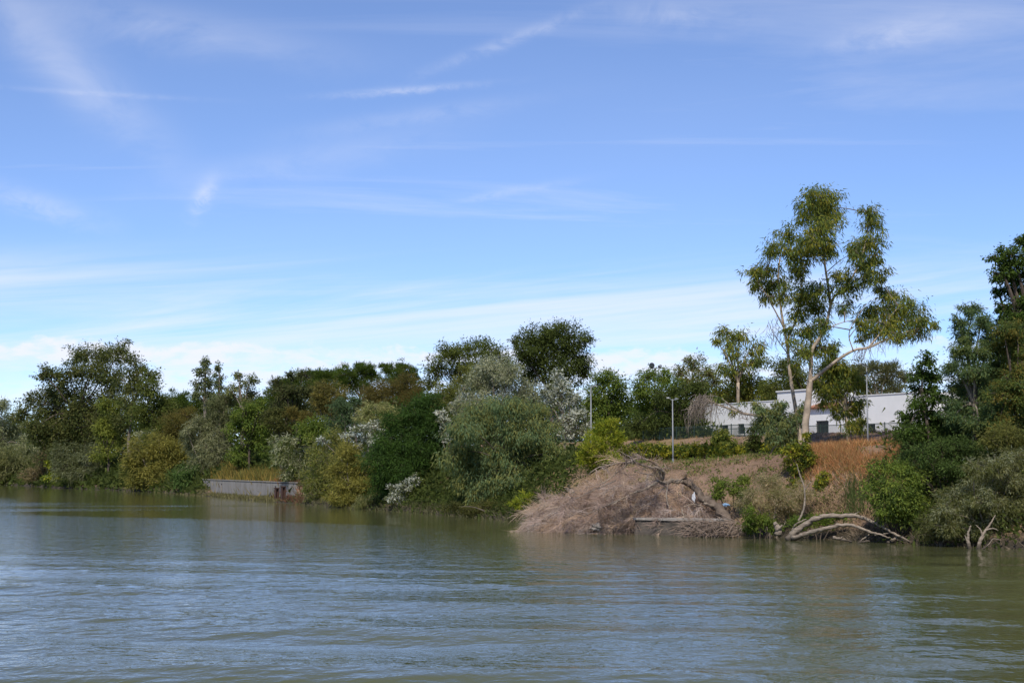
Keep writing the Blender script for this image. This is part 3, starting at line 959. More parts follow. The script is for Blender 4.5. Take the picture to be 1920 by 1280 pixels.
plant('poplar_tree', 'open-crowned poplar just right of the biggest dark one on the left', T, 250, D(250, 6), [(255, 690, 24, 24), (240, 720, 24, 24), (262, 725, 22, 24), (250, 760, 30, 30), (232, 790, 26, 26)], 'poplar', group=G_FAR, fork=0.5)
plant('dark_tree', 'dark green rounded tree left of the gap showing sky', T, 285, D(285, 5), [(286, 705, 20, 18), (280, 735, 28, 24), (300, 755, 28, 24), (270, 780, 36, 32), (310, 790, 28, 30), (285, 820, 40, 28), (320, 765, 18, 20)], 'green', group=G_FAR, ov=dict(cols=[(0.048, 0.062, 0.017), (0.036, 0.052, 0.016), (0.060, 0.072, 0.02)]))
plant('young_poplar', 'slender light green poplar standing before the biggest dark poplar', T, 205, D(205, 3), [(198, 760, 16, 20), (212, 772, 18, 28), (200, 800, 24, 26), (216, 822, 20, 24), (188, 815, 18, 20), (198, 845, 26, 20)], 'green', ov=dict(cols=[(0.085, 0.105, 0.025), (0.065, 0.085, 0.024), (0.105, 0.12, 0.03)]), fork=0.3)
plant('willow_shrub', 'grey-leaved willow overhanging the water below the dark poplar', S, 150, D(150, 1.0), [(112, 850, 20, 22), (140, 866, 30, 28), (120, 878, 24, 22), (165, 872, 30, 30), (195, 880, 28, 28), (155, 898, 34, 16), (195, 900, 30, 16), (178, 845, 26, 20)], 'willow', stems=True, ov=dict(cols=[(0.070, 0.080, 0.046), (0.048, 0.058, 0.028), (0.10, 0.115, 0.078)]))
plant('yellow_shrub', 'small bright yellow-green bush at the water on the far left', S, 108, D(108, 0.7), [(104, 894, 16, 12), (116, 900, 12, 9), (92, 868, 9, 12), (98, 855, 8, 8)], 'lime', stems=True, ov=dict(droop=0.2))
plant('olive_shrub', 'wide yellowish olive willow bush hanging over the water left of the quay', S, 290, D(290, 1.0), [(262, 845, 30, 26), (300, 835, 32, 24), (330, 850, 28, 26), (250, 875, 28, 26), (285, 880, 34, 28), (322, 880, 32, 26), (262, 900, 34, 18), (300, 904, 32, 14), (345, 862, 22, 20)], 'olive', stems=True)
plant('dark_shrub', 'low dark green bush at the left end of the quay wall', S, 350, D(350, 0.9), [(338, 892, 26, 22), (362, 890, 22, 24), (348, 908, 28, 12), (370, 905, 14, 12)], 'green', stems=True, ov=dict(cols=[(0.035, 0.062, 0.02), (0.045, 0.075, 0.026)]))
plant('silver_shrub', 'small silvery bush behind the olive willow on the left', S, 278, D(278, 4), [(268, 822, 18, 16), (288, 818, 16, 14), (262, 838, 14, 12)], 'silverolive', stems=True)
plant('gold_shrub', 'rusty golden bush between the olive and grey willows', S, 335, D(335, 6), [(330, 800, 28, 26), (352, 782, 20, 22), (318, 828, 26, 20), (345, 830, 22, 20)], 'gold', stems=True)
plant('grey_willow', 'grey willow with arching branches left of the quay wall', S, 392, D(392, 4), [(375, 800, 26, 26), (400, 812, 28, 26), (365, 832, 26, 26), (398, 845, 30, 26), (352, 810, 16, 16), (382, 870, 32, 24), (405, 870, 22, 24), (425, 850, 18, 22)], 'willow', stems=True, ov=dict(cols=[(0.095, 0.105, 0.065), (0.060, 0.070, 0.036), (0.13, 0.14, 0.095)]))
plant('slim_tree', 'slim grey-green tree with pale stems above the quay', T, 425, D(425, 7), [(405, 762, 24, 24), (425, 745, 20, 22), (428, 785, 22, 30), (395, 785, 16, 20)], 'willow', fork=0.5, ov=dict(bark='pale', cols=[(0.060, 0.072, 0.036), (0.078, 0.088, 0.05)]))
plant('young_poplar', 'taller pointed poplar of the pair standing against the sky', T, 387, D(387, 9), [(385, 678, 12, 16), (384, 700, 17, 16), (390, 722, 22, 16), (368, 718, 12, 12), (395, 745, 20, 16), (372, 740, 14, 14)], 'poplar', group='pointed young poplars', fork=0.55, ov=dict(cols=[(0.058, 0.075, 0.036), (0.075, 0.09, 0.045), (0.045, 0.058, 0.028)]))
plant('young_poplar', 'shorter thin poplar of the pair standing against the sky', T, 412, D(412, 9), [(410, 685, 8, 11), (411, 704, 11, 14), (411, 725, 11, 14), (412, 745, 12, 12)], 'poplar', group='pointed young poplars', fork=0.55, ov=dict(cols=[(0.058, 0.075, 0.036), (0.075, 0.09, 0.045)]))
plant('young_poplar', 'low open poplar top right of the pointed pair', T, 458, D(458, 9), [(446, 703, 10, 12), (470, 712, 14, 14), (448, 724, 16, 14), (474, 734, 14, 14), (435, 735, 10, 12), (462, 748, 20, 14)], 'poplar', group='pointed young poplars', fork=0.55, ov=dict(cols=[(0.075, 0.09, 0.04), (0.095, 0.105, 0.05), (0.05, 0.062, 0.03)]))
plant('green_tree', 'fresh green bushy tree behind the golden grass above the quay', T, 468, D(468, 6), [(462, 772, 28, 24), (485, 790, 24, 24), (448, 800, 24, 24), (475, 822, 30, 24), (455, 845, 26, 20), (492, 835, 18, 22), (440, 858, 18, 14), (490, 760, 14, 16)], 'green')
# stone pines behind
PG = 'stone pines forming the dark skyline'
for lab, px, t_, lb in [
    ('round dark pine crown seen in the sky gap on the left', 332, 16, [(330, 752, 30, 17), (312, 760, 18, 14), (352, 760, 18, 14), (330, 780, 34, 20)]),
    ('dark pine behind the pointed poplar pair', 395, 17, [(380, 758, 26, 16), (410, 756, 26, 16), (396, 775, 36, 20), (365, 772, 16, 16)]),
    ('dark pine behind the low open poplar top', 465, 17, [(450, 756, 28, 14), (485, 756, 26, 14), (468, 775, 38, 20)]),
    ('leftmost pine of the long dark skyline row', 545, 19, [(530, 722, 26, 16), (560, 712, 28, 16), (545, 740, 38, 22), (515, 738, 16, 16)]),
    ('second pine of the long dark skyline row from the left', 605, 21, [(590, 706, 28, 15), (618, 704, 26, 15), (604, 726, 38, 20), (640, 712, 16, 16)]),
    ('third pine of the skyline row, with knobbly top', 672, 23, [(650, 702, 22, 16), (680, 696, 22, 18), (700, 706, 14, 18), (665, 722, 38, 18), (690, 690, 12, 10)]),
    ('taller flat-topped pine at the right end of the skyline row', 750, 24, [(728, 692, 18, 14), (752, 690, 22, 13), (772, 702, 15, 16), (745, 712, 34, 18), (785, 735, 12, 26), (760, 738, 28, 18)])]:
    plant('stone_pine', lab, T, px, D(px, t_), lb, 'pine', group=PG, fork=0.6)
plant('twiggy_tree', 'dark brownish tree with thin twiggy top left of the pines', T, 555, D(555, 10), [(520, 720, 14, 14), (545, 704, 12, 11), (570, 702, 14, 12), (540, 735, 34, 22), (580, 735, 30, 26), (555, 765, 42, 24), (600, 765, 26, 26), (525, 760, 20, 20)], 'dark', ov=dict(cols=[(0.038, 0.047, 0.022), (0.046, 0.052, 0.022), (0.030, 0.040, 0.017)], gap=0.25))
plant('olive_tree', 'olive-brown rounded tree below the pines', T, 615, D(615, 8), [(608, 728, 24, 18), (630, 738, 22, 20), (612, 755, 28, 20), (595, 745, 16, 16)], 'olive', ov=dict(cols=[(0.075, 0.072, 0.024), (0.055, 0.056, 0.02), (0.095, 0.085, 0.03)]))
plant('gold_shrub', 'wide golden-brown tamarisk below the taller flat-topped pine', T, 735, D(735, 12), [(700, 742, 30, 20), (735, 728, 30, 18), (765, 718, 20, 20), (775, 748, 22, 26), (740, 755, 38, 22), (690, 758, 26, 18)], 'gold', stems=True, ov=dict(cols=[(0.064, 0.060, 0.022), (0.050, 0.050, 0.020), (0.078, 0.066, 0.024)]))
plant('gold_shrub', 'small orange-tinted bush in the middle of the thicket', S, 565, D(565, 6), [(558, 782, 18, 10), (575, 780, 14, 10), (615, 772, 22, 14), (545, 770, 16, 10)], 'gold', stems=True)
plant('dark_shrub', 'dark olive bush above the golden grass and reddish patch', S, 530, D(530, 5), [(520, 795, 26, 22), (545, 800, 24, 24), (505, 778, 22, 16), (535, 775, 24, 14)], 'dark', stems=True, ov=dict(cols=[(0.05, 0.056, 0.02), (0.038, 0.045, 0.016)]))
plant('teal_shrub', 'bluish green rounded bush in the middle of the thicket', S, 648, D(648, 5), [(645, 765, 28, 20), (655, 785, 26, 22), (635, 795, 22, 20), (668, 755, 14, 14)], 'teal', stems=True)
plant('olive_willow', 'pale grey-green willow dome in front of the golden tamarisk', S, 705, D(705, 5), [(700, 768, 26, 16), (725, 775, 26, 18), (685, 780, 20, 16), (745, 778, 20, 16), (712, 795, 36, 18)], 'willow', stems=True, ov=dict(cols=[(0.13, 0.14, 0.065), (0.09, 0.105, 0.045), (0.16, 0.165, 0.085)]))
plant('green_shrub', 'fresh green bush in front of the teal bush', S, 590, D(590, 4), [(570, 805, 24, 18), (600, 800, 28, 20), (625, 812, 22, 18), (585, 822, 28, 18)], 'green', stems=True)
# front row between quay and dark shrub
plant('poplar_shrub', 'white poplar bush with pale top at the right end of the quay', S, 552, D(552, 2.2), [(540, 830, 22, 14), (565, 826, 22, 14), (515, 828, 10, 14), (540, 855, 26, 22), (570, 855, 26, 24), (555, 885, 28, 22), (580, 885, 22, 24), (528, 848, 16, 18)], 'willow', stems=True, ov=dict(cols=[(0.10, 0.115, 0.065), (0.062, 0.080, 0.034), (0.20, 0.215, 0.165), (0.055, 0.075, 0.022)]))
plant('poplar_shrub', 'mixed green and silver bush beside the reddish shrub patch', S, 610, D(610, 1.6), [(600, 835, 26, 18), (630, 822, 26, 16), (605, 865, 32, 24), (590, 900, 28, 26), (620, 905, 32, 26), (600, 930, 28, 14), (640, 860, 24, 24)], 'olive', stems=True, ov=dict(cols=[(0.085, 0.10, 0.030), (0.060, 0.078, 0.024), (0.12, 0.125, 0.04), (0.10, 0.11, 0.06)]))
plant('silver_poplar', 'bright silver-white poplar sprays above the olive bush', S, 680, D(680, 2.6), [(672, 805, 18, 12), (700, 798, 18, 13), (650, 818, 18, 10), (720, 808, 12, 10), (690, 822, 24, 12), (668, 838, 14, 10), (675, 860, 10, 14), (605, 826, 14, 8)], 'silver', stems=True)
plant('olive_shrub', 'yellowish olive willow bush over the water, mid-left', S, 665, D(665, 1.0), [(655, 850, 32, 26), (640, 885, 32, 26), (678, 880, 28, 28), (650, 915, 36, 22), (685, 915, 28, 22), (665, 938, 40, 12), (628, 935, 24, 12), (700, 940, 26, 10)], 'olive', stems=True)
plant('sedge_shrub', 'low arching pale sedge and willow at the waterline, mid-left', S, 700, D(700, 0.6), [(690, 936, 26, 10), (715, 932, 26, 14), (735, 942, 22, 9), (672, 944, 20, 7)], 'willow', stems=True, ov=dict(droop=0.9, L=7.0, W=1.0))
# big dark feathery shrub
plant('feathery_tree', 'large deep green feathery tree overhanging the water in the middle', T, 765, D(765, 2.5), [
    (770, 770, 34, 22), (800, 760, 30, 22), (745, 800, 38, 26), (790, 798, 42, 28), (820, 800, 28, 30), (725, 835, 34, 26), (770, 840, 46, 32), (815, 845, 34, 32), (710, 865, 34, 22), (750, 880, 46, 30), (800, 890, 44, 32),
    (720, 900, 34, 24), (770, 920, 44, 24), (825, 915, 34, 28), (790, 940, 44, 16), (830, 942, 30, 14)], 'feather', fork=0.25, spread=0.4)
plant('silver_shrub', 'small white-leaved poplar shrub low over the water before the feathery tree', S, 752, D(752, 0.7), [(745, 918, 18, 12), (762, 910, 14, 12), (735, 932, 14, 9), (755, 936, 18, 9), (778, 900, 10, 10)], 'silver', stems=True)
# weeping eucalyptus-like shrub
plant('weeping_tree', 'big rounded weeping blue-green tree left of the dead brush', T, 945, D(945, 3.2), [
    (900, 770, 40, 26), (950, 758, 46, 24), (1000, 770, 36, 26), (870, 800, 36, 30), (920, 805, 46, 32), (980, 805, 48, 32), (1025, 810, 28, 32), (860, 845, 34, 34), (905, 855, 44, 36), (955, 855, 48, 38), (1005, 855, 44, 36), (1045, 855, 28, 32),
    (875, 890, 30, 34), (920, 905, 42, 34), (970, 905, 44, 34), (1020, 895, 40, 30), (1055, 885, 24, 22), (890, 925, 18, 24), (940, 940, 34, 16), (985, 935, 36, 16)], 'eucblue', fork=0.25, spread=0.5, dens=1.35, ov=dict(bark='dark', L=5.4))
plant('willow_shrub', 'low mixed scrub at the water below the weeping tree', S, 925, D(925, 0.7), [(885, 955, 30, 10), (920, 950, 30, 14), (955, 952, 24, 14), (850, 950, 24, 10)], 'olive', stems=True, ov=dict(cols=[(0.05, 0.055, 0.02), (0.036, 0.042, 0.016), (0.07, 0.07, 0.026)]))  # leaf colours darkened to stand in for the deep shade here
plant('yellow_shrub', 'small yellowish bush at the water beside the dead brush', S, 975, D(975, 0.8), [(970, 945, 16, 12), (985, 935, 14, 14)], 'lime', stems=True)
# poplars behind
plant('white_poplar', 'tall pale silvery-olive poplar dome above the weeping tree', T, 930, D(930, 8.5), [(920, 690, 34, 22), (955, 700, 34, 24), (895, 715, 28, 26), (930, 725, 44, 28), (975, 730, 36, 26), (1000, 750, 28, 24), (900, 755, 34, 26), (950, 765, 40, 24), (860, 765, 22, 22)], 'silverolive', fork=0.35)
plant('white_poplar', 'white shimmering poplar at the right of the weeping tree', T, 1060, D(1060, 9), [(1045, 705, 14, 16), (1055, 728, 22, 20), (1070, 750, 24, 22), (1040, 748, 22, 22), (1080, 778, 24, 22), (1060, 788, 28, 22), (1095, 795, 14, 14), (1070, 808, 30, 16), (1020, 735, 16, 18)], 'silver', fork=0.3)
plant('white_poplar', 'silver poplar sprays left of the weeping tree', S, 850, D(850, 6), [(870, 755, 26, 16), (885, 775, 24, 16), (832, 792, 14, 14), (840, 812, 14, 18), (826, 775, 10, 10)], 'silver', stems=True)
plant('olive_tree', 'olive green tree below the dark round tree in the middle', T, 845, D(845, 11), [(860, 730, 30, 24), (835, 742, 28, 26), (820, 765, 28, 26), (855, 765, 34, 26), (885, 700, 20, 18)], 'olive', ov=dict(cols=[(0.075, 0.088, 0.026), (0.055, 0.068, 0.02), (0.095, 0.10, 0.036)]))
DG = 'big dark round trees on the terrace'
plant('dark_tree', 'dark green broad tree on the skyline left of the tallest round one', T, 880, D(880, 22), [(890, 655, 36, 24), (850, 665, 32, 26), (925, 660, 32, 24), (820, 690, 28, 24), (865, 700, 40, 28), (915, 695, 44, 30), (805, 715, 18, 16), (945, 685, 28, 26)], 'dark', group=DG, ov=dict(cols=[(0.045, 0.060, 0.016), (0.058, 0.074, 0.02), (0.034, 0.046, 0.014)]))
plant('dark_tree', 'tallest dark round tree on the skyline in the middle', T, 1038, D(1038, 22), [(1035, 625, 40, 28), (1000, 635, 34, 30), (1070, 630, 34, 30), (980, 660, 24, 26), (1025, 665, 50, 36), (1080, 665, 34, 36), (1000, 695, 38, 32), (1055, 705, 48, 32), (1090, 695, 22, 28), (968, 640, 12, 14)], 'dark', group=DG, dens=1.15)
plant('green_tree', 'mid green tree behind the single-armed lamp', T, 1145, D(1145, 20), [(1135, 710, 30, 24), (1160, 720, 26, 22), (1120, 740, 34, 28), (1160, 750, 34, 28), (1140, 778, 44, 26), (1110, 775, 24, 26)], 'green', group=DG)
plant('green_tree', 'leafy green tree around the floodlight mast', T, 1228, D(1228, 21), [(1215, 706, 24, 18), (1245, 705, 24, 18), (1200, 730, 22, 22), (1235, 735, 34, 26), (1265, 730, 20, 24), (1215, 768, 34, 28), (1255, 770, 28, 26)], 'green', group=DG)
plant('dark_tree', 'dark evergreen behind the fence left of the building', T, 1275, D(1275, 19.0), [(1250, 745, 28, 24), (1290, 740, 32, 28), (1265, 775, 34, 26), (1300, 775, 26, 28), (1230, 790, 28, 20), (1275, 798, 34, 16), (1200, 795, 24, 16), (1315, 730, 22, 26)], 'dark', group=DG)
plant('green_tree', 'grey-green tree left of the light eucalyptus behind the building', T, 1300, D(1300, 40), [(1300, 680, 24, 18), (1280, 700, 18, 18), (1320, 702, 26, 24), (1300, 722, 30, 22), (1340, 715, 20, 22)], 'poplar', ov=dict(cols=[(0.065, 0.085, 0.034), (0.085, 0.095, 0.036), (0.095, 0.085, 0.05)]))
plant('eucalyptus', 'lighter yellowish eucalyptus left of the tall one, behind the building', T, 1385, D(1385, 36), [(1362, 622, 24, 17), (1390, 630, 26, 18), (1412, 650, 24, 20), (1372, 652, 26, 20), (1425, 672, 18, 16), (1395, 680, 24, 20), (1360, 690, 22, 20), (1345, 640, 12, 12)], 'euc', fork=0.5)
plant('green_tree', 'yellow-green leafy tree behind the left end of the building roof', T, 1400, D(1400, 38), [(1380, 715, 26, 22), (1410, 720, 28, 24), (1435, 735, 24, 24), (1395, 745, 30, 18), (1350, 740, 20, 18), (1360, 765, 20, 12)], 'green', ov=dict(cols=[(0.085, 0.10, 0.022), (0.055, 0.075, 0.02), (0.11, 0.11, 0.028)]))
plant('dark_tree', 'broad dark tree behind the entrance tower and tall trunk', T, 1525, D(1525, 38), [(1470, 690, 32, 28), (1500, 710, 34, 28), (1550, 700, 36, 28), (1590, 705, 28, 26), (1575, 735, 36, 24), (1450, 725, 26, 26), (1525, 740, 36, 20), (1490, 745, 26, 20)], 'dark', ov=dict(cols=[(0.050, 0.064, 0.018), (0.038, 0.052, 0.016), (0.068, 0.078, 0.022)]))
plant('upright_tree', 'feathery olive tree behind the white right wing', T, 1645, D(1645, 38), [(1630, 690, 28, 20), (1665, 695, 26, 22), (1690, 710, 18, 16), (1610, 705, 22, 22), (1640, 722, 36, 18), (1680, 728, 24, 14)], 'willow', ov=dict(droop=-0.7, gap=0.25, cols=[(0.065, 0.072, 0.036), (0.048, 0.056, 0.026), (0.09, 0.092, 0.05)]))
# bright bush by the brush
plant('lime_shrub', 'bright yellow-green upright bush above the dead brush', S, 1130, D(1130, 6), [(1142, 802, 24, 20), (1120, 812, 22, 22), (1155, 825, 18, 24), (1105, 840, 20, 24), (1132, 840, 28, 26), (1110, 865, 24, 18), (1145, 862, 24, 16), (1128, 880, 26, 12), (1090, 858, 12, 18)], 'lime', stems=True)


def wood(label, px0, px1, t, ys, species, step=22):
    lob = []
    px = px0
    while px < px1:
        Yd = D(px, t) + rng.uniform(0, 12)
        k = Yd / F
        ytop = np.interp(px, [y_[0] for y_ in ys], [y_[1] for y_ in ys])
        yb = 875 - (ground((px - 960) / F * Yd, Yd) - CAM_H) / k
        y = ytop + 16 + rng.normal(0, 4)
        while y < yb + 10:
            lob.append((ray(px + rng.normal(0, 4), y, Yd + rng.normal(0, 2)), np.array((step * k * rng.uniform(.8, 1.25), step * k, 20 * k * rng.uniform(.8, 1.2)))))
            y += 24
        px += step
    Ym = float(np.median([c[1] for c, r in lob]))
    v, q, col, _ = crown_leaves(lob, Ym, dict(SP[species], L=5.0, W=2.8, od=1.9, gap=0.05))
    o = mesh_obj('far_wood', v, q, LEAF, colors=col)
    tag(o, label, 'wood', kind='stuff')


wood('dense dark wood behind the left bank trees', -30, 530, 24, [(-30, 800), (40, 800), (90, 770), (230, 770), (300, 775), (520, 765)], 'dark')
wood('dense dark wood behind the middle thicket', 500, 860, 32, [(500, 745), (860, 740)], 'dark')
wood('dense dark wood behind the fence and lamps', 850, 1330, 48, [(850, 745), (1330, 745)], 'dark')
wood('dense dark wood behind the building roof', 1320, 1700, 52, [(1320, 720), (1480, 705), (1600, 725), (1700, 738)], 'dark')


wood('dense dark wood behind the right edge trees', 1775, 1970, 17, [(1775, 800), (1800, 730), (1860, 650), (1900, 600), (1960, 500)], 'green')


#TREE_TALL
def tall_euc():
    Yd = 97.0
    sp = dict(SP['euc'])
    bx = (1512 - 960) / F * Yd; bz = ground(bx, Yd)
    root = thing('eucalyptus', 'tallest tree: open eucalyptus with pale forked trunk, yellow-green crown', 'tree', (bx, Yd, bz))
    def pl(pts): return np.array([ray(p[0], p[1], Yd + (p[2] if len(p) > 2 else 0)) for p in pts])
    def limb(name, pts, r0, r1, sides=8, mat_=BARK_PALE):
        c = curve(pl(pts), 5)
        m = MB(); m.tube(c, np.linspace(r0, r1, len(c)), sides, wob=0.03)
        return m.build(name, mat_, root, smooth=True)
    limb('trunk', [(1511, 870), (1512, 838), (1510, 800), (1514, 765), (1517, 735), (1519, 712)], 0.25, 0.19, 10)
    limb('limb', [(1519, 716), (1521, 680), (1523, 655, .3), (1540, 628, .4), (1551, 600, .5), (1558, 570, .6), (1566, 552, .6)], 0.14, 0.08)
    limb('limb', [(1558, 572, .6), (1550, 520, .2), (1543, 470, 0), (1537, 430, -.2), (1541, 385, 0), (1543, 358, 0)], 0.085, 0.02, 6)
    limb('limb', [(1564, 556, .6), (1588, 535, 1), (1608, 500, 1.2), (1622, 460, 1), (1628, 420, 1), (1628, 395, 1)], 0.08, 0.02, 6)
    limb('limb', [(1519, 716), (1545, 694, -.4), (1580, 668, -.9), (1606, 655, -1.2), (1628, 652, -1.4), (1660, 637, -1.6), (1700, 622, -1.6), (1738, 612, -1.5)], 0.125, 0.025)
    limb('limb', [(1628, 652, -1.4), (1650, 625, -1), (1668, 595, -.8), (1690, 570, -.6)], 0.06, 0.02, 6)
    limb('limb', [(1600, 658, -1.2), (1592, 625, -1.5), (1610, 590, -2), (1625, 570, -2)], 0.04, 0.015, 5)
    limb('limb', [(1535, 634, .4), (1560, 612, -.4), (1600, 600, -.8), (1640, 600, -1)], 0.045, 0.012, 5)
    # second stem
    limb('limb', [(1502, 838, .8), (1496, 790, 1.4), (1488, 745, 1.8), (1481, 700, 2), (1477, 655, 2), (1470, 615, 2), (1463, 570, 2), (1459, 520, 2), (1466, 460, 2), (1475, 430, 2)], 0.15, 0.03)
    limb('limb', [(1470, 615, 2), (1452, 580, 1.6), (1435, 550, 1.2), (1418, 525, 1)], 0.06, 0.015, 5)
    limb('limb', [(1476, 640, 2), (1492, 600, 2), (1500, 560, 1.8), (1505, 520, 1.5), (1520, 470, 1), (1518, 410, .6)], 0.07, 0.015, 5)
    limb('limb', [(1478, 665, 2), (1450, 625, 1.5), (1440, 600, 1.5)], 0.035, 0.01, 5, BARK_GREY)
    LB = [(1540, 366, 40, 24), (1518, 375, 26, 22), (1512, 402, 26, 22), (1560, 388, 26, 26), (1538, 400, 34, 26), (1530, 432, 34, 26), (1556, 420, 24, 24), (1515, 445, 22, 22), (1532, 470, 32, 24), (1552, 462, 20, 22),
          (1626, 396, 24, 15), (1632, 420, 30, 18), (1640, 448, 26, 18), (1618, 460, 32, 20), (1642, 478, 22, 16), (1620, 492, 32, 18), (1648, 512, 20, 18), (1622, 520, 28, 18), (1596, 540, 28, 20), (1650, 540, 16, 13), (1606, 470, 20, 20),
          (1682, 555, 36, 18), (1662, 575, 40, 20), (1702, 578, 36, 20), (1728, 600, 26, 14), (1752, 610, 14, 9), (1690, 600, 44, 20), (1655, 605, 40, 20), (1630, 625, 28, 16), (1720, 618, 34, 12), (1630, 585, 28, 20), (1680, 625, 40, 10), (1612, 610, 18, 18),
          (1474, 440, 26, 22), (1452, 462, 24, 22), (1480, 470, 28, 22), (1440, 500, 26, 18), (1416, 508, 20, 16), (1420, 530, 24, 18), (1450, 528, 28, 20), (1442, 555, 24, 16), (1490, 505, 26, 26), (1470, 550, 18, 22), (1502, 545, 30, 26), (1505, 480, 22, 24),
          (1500, 585, 24, 26), (1530, 580, 28, 28), (1540, 540, 26, 24), (1575, 520, 24, 20), (1480, 625, 14, 22), (1510, 620, 28, 26), (1535, 650, 28, 26), (1505, 660, 26, 22), (1545, 610, 20, 18), (1560, 655, 14, 22), (1492, 690, 18, 18), (1580, 575, 18, 18)]
    k = Yd / F
    lobes = []
    for l in LB:
        dy = rng.uniform(-2.6, 2.6)
        lobes.append((ray(l[0], l[1], Yd + dy), 1.04 * np.array((l[2] * k, 0.9 * l[2] * k, l[3] * k))))
    v, q, col, CL = crown_leaves(lobes, Yd, sp, 1.05)
    mesh_obj('crown', v, q, LEAF, root, colors=col)
    tw = MB()
    # twigs: from nearest limb node to each leaf mass
    nodes = []
    for o in root.children:
        if o.name.startswith('limb'):
            co = np.empty(len(o.data.vertices) * 3, np.float32); o.data.vertices.foreach_get('co', co)
            nodes.append(co.reshape(-1, 3)[::8])
    nodes = np.vstack(nodes)
    for (c, cc), (c_, r) in zip(CL, lobes):
        d = np.linalg.norm(nodes - c - np.array((0, 0, -0.6)), axis=1) + np.where(nodes[:, 2] > c[2] + 0.3, 1.5, 0)
        a = nodes[np.argmin(d)]
        m = (a + c) / 2 + rng.normal(0, 0.12, 3)
        tw.tube(curve([a, m, c], 3), np.linspace(0.04, 0.022, 7), 4, cap=False)
        for e in cc[:14]:
            m = (c + e) / 2 + rng.normal(0, 0.1, 3)
            tw.tube([c, m, e], [0.02, 0.014, 0.006], 3, cap=False)
    # bare hanging twigs under the right limb and left side
    for _ in range(130):
        if rng.random() < 0.6: x, y, d0 = rng.uniform(1600, 1720), 0, -1.5; y = np.interp(x, [1600, 1650, 1720], [660, 640, 620])
        else: x, y, d0 = rng.uniform(1425, 1470), rng.uniform(590, 640), 1.6
        p = ray(x, y, Yd + d0 + rng.normal(0, .5))
        e = p + np.array((rng.normal(0, .35), rng.normal(0, .3), -rng.uniform(.3, 1.1)))
        tw.tube([p, (p + e) / 2 + rng.normal(0, .1, 3), e], [0.016, 0.012, 0.006], 3, cap=False)
    tw.build('twigs', BARK_GREY, root)


tall_euc()
plant('eucalyptus_sapling', 'bluish young eucalyptus foliage left of the tall trunk, before the building', T, 1470, 98.5, [(1445, 775, 24, 16), (1470, 790, 24, 20), (1495, 785, 18, 22), (1440, 800, 24, 18), (1480, 815, 26, 18), (1460, 760, 14, 14), (1425, 765, 18, 14), (1500, 765, 12, 16), (1455, 820, 20, 14), (1490, 830, 16, 14), (1430, 790, 16, 16)], 'eucblue', dens=1.4, ov=dict(gap=0.2, L=4.6))
plant('drooping_tree', 'small drooping green tree right of the tall trunk, before the porch', T, 1590, 99.5, [(1570, 690, 34, 24), (1590, 715, 26, 22), (1560, 725, 26, 20), (1585, 745, 24, 22), (1600, 770, 22, 20), (1575, 770, 18, 16), (1610, 795, 18, 16), (1590, 800, 16, 12), (1548, 745, 20, 18), (1560, 690, 26, 22), (1540, 715, 18, 20), (1615, 720, 16, 18), (1612, 755, 16, 16)], 'euc', dens=1.5, ov=dict(gap=0.2))
plant('cypress_shrub', 'small dark dense bush between hedge and tall trunk', S, 1416, 104.0, [(1416, 800, 13, 16), (1414, 822, 16, 18), (1420, 842, 16, 16), (1408, 842, 12, 14)], 'dark', stems=True)


def leaning_tree():
    Yd = 103.0
    bx = (1492 - 960) / F * Yd; bz = ground(bx, Yd)
    root = thing('leaning_tree', 'half-dead tree leaning left before the building with hanging grey twigs', 'tree', (bx, Yd, bz))
    def pl(pts): return np.array([ray(p[0], p[1], Yd + (p[2] if len(p) > 2 else 0)) for p in pts])
    m = MB(); c = curve(pl([(1492, 850), (1478, 822), (1455, 795), (1425, 780, 1), (1395, 775, 2), (1365, 765, 3), (1345, 758, 4), (1325, 748, 5)]), 4)
    m.tube(c, np.linspace(0.15, 0.04, len(c)), 7, wob=0.04); m.build('trunk', BARK_PALE, root, smooth=True)
    m = MB(); c = curve(pl([(1395, 775, 2), (1372, 762, 3), (1350, 745, 4), (1330, 742, 5), (1305, 745, 6)]), 4)
    m.tube(c, np.linspace(0.07, 0.02, len(c)), 5); m.build('limb', BARK_GREY, root, smooth=True)
    tw = MB()
    for _ in range(230):
        u = rng.random()
        if rng.random() < 0.75: px = rng.uniform(1292, 1345); py = np.interp(px, [1292, 1310, 1345], [765, 743, 748])
        else: px = rng.uniform(1345, 1420); py = np.interp(px, [1345, 1420], [757, 779])
        Y_ = Yd + np.interp(px, [1300, 1420], [6, 1]) + rng.normal(0, .7)
        p = ray(px, py, Y_)
        h = rng.uniform(0.5, 2.1) if px < 1345 else rng.uniform(.2, .8)
        e = p + np.array((rng.normal(-.1, .3), rng.normal(0, .3), -h))
        p = p + np.array((0, 0, rng.normal(-.15, .22)))
        tw.tube([p, (p * .5 + e * .5) + np.array((-.12, 0, .15)) + rng.normal(0, .13, 3), e], [0.02, 0.015, 0.008], 3, cap=False)
    tw.build('hanging_twigs', BARK_GREY, root)['kind'] = 'stuff'
    k = Yd / F
    lob = [(ray(x, y, Yd + 2), np.array((r * k, r * k, r * k * .7))) for x, y, r in ((1352, 742, 14), (1375, 772, 12), (1390, 755, 10), (1435, 768, 14))]
    v, q, col, _ = crown_leaves(lob, Yd, dict(SP['euc'], od=0.9)); mesh_obj('crown', v, q, LEAF, root, colors=col)


leaning_tree()

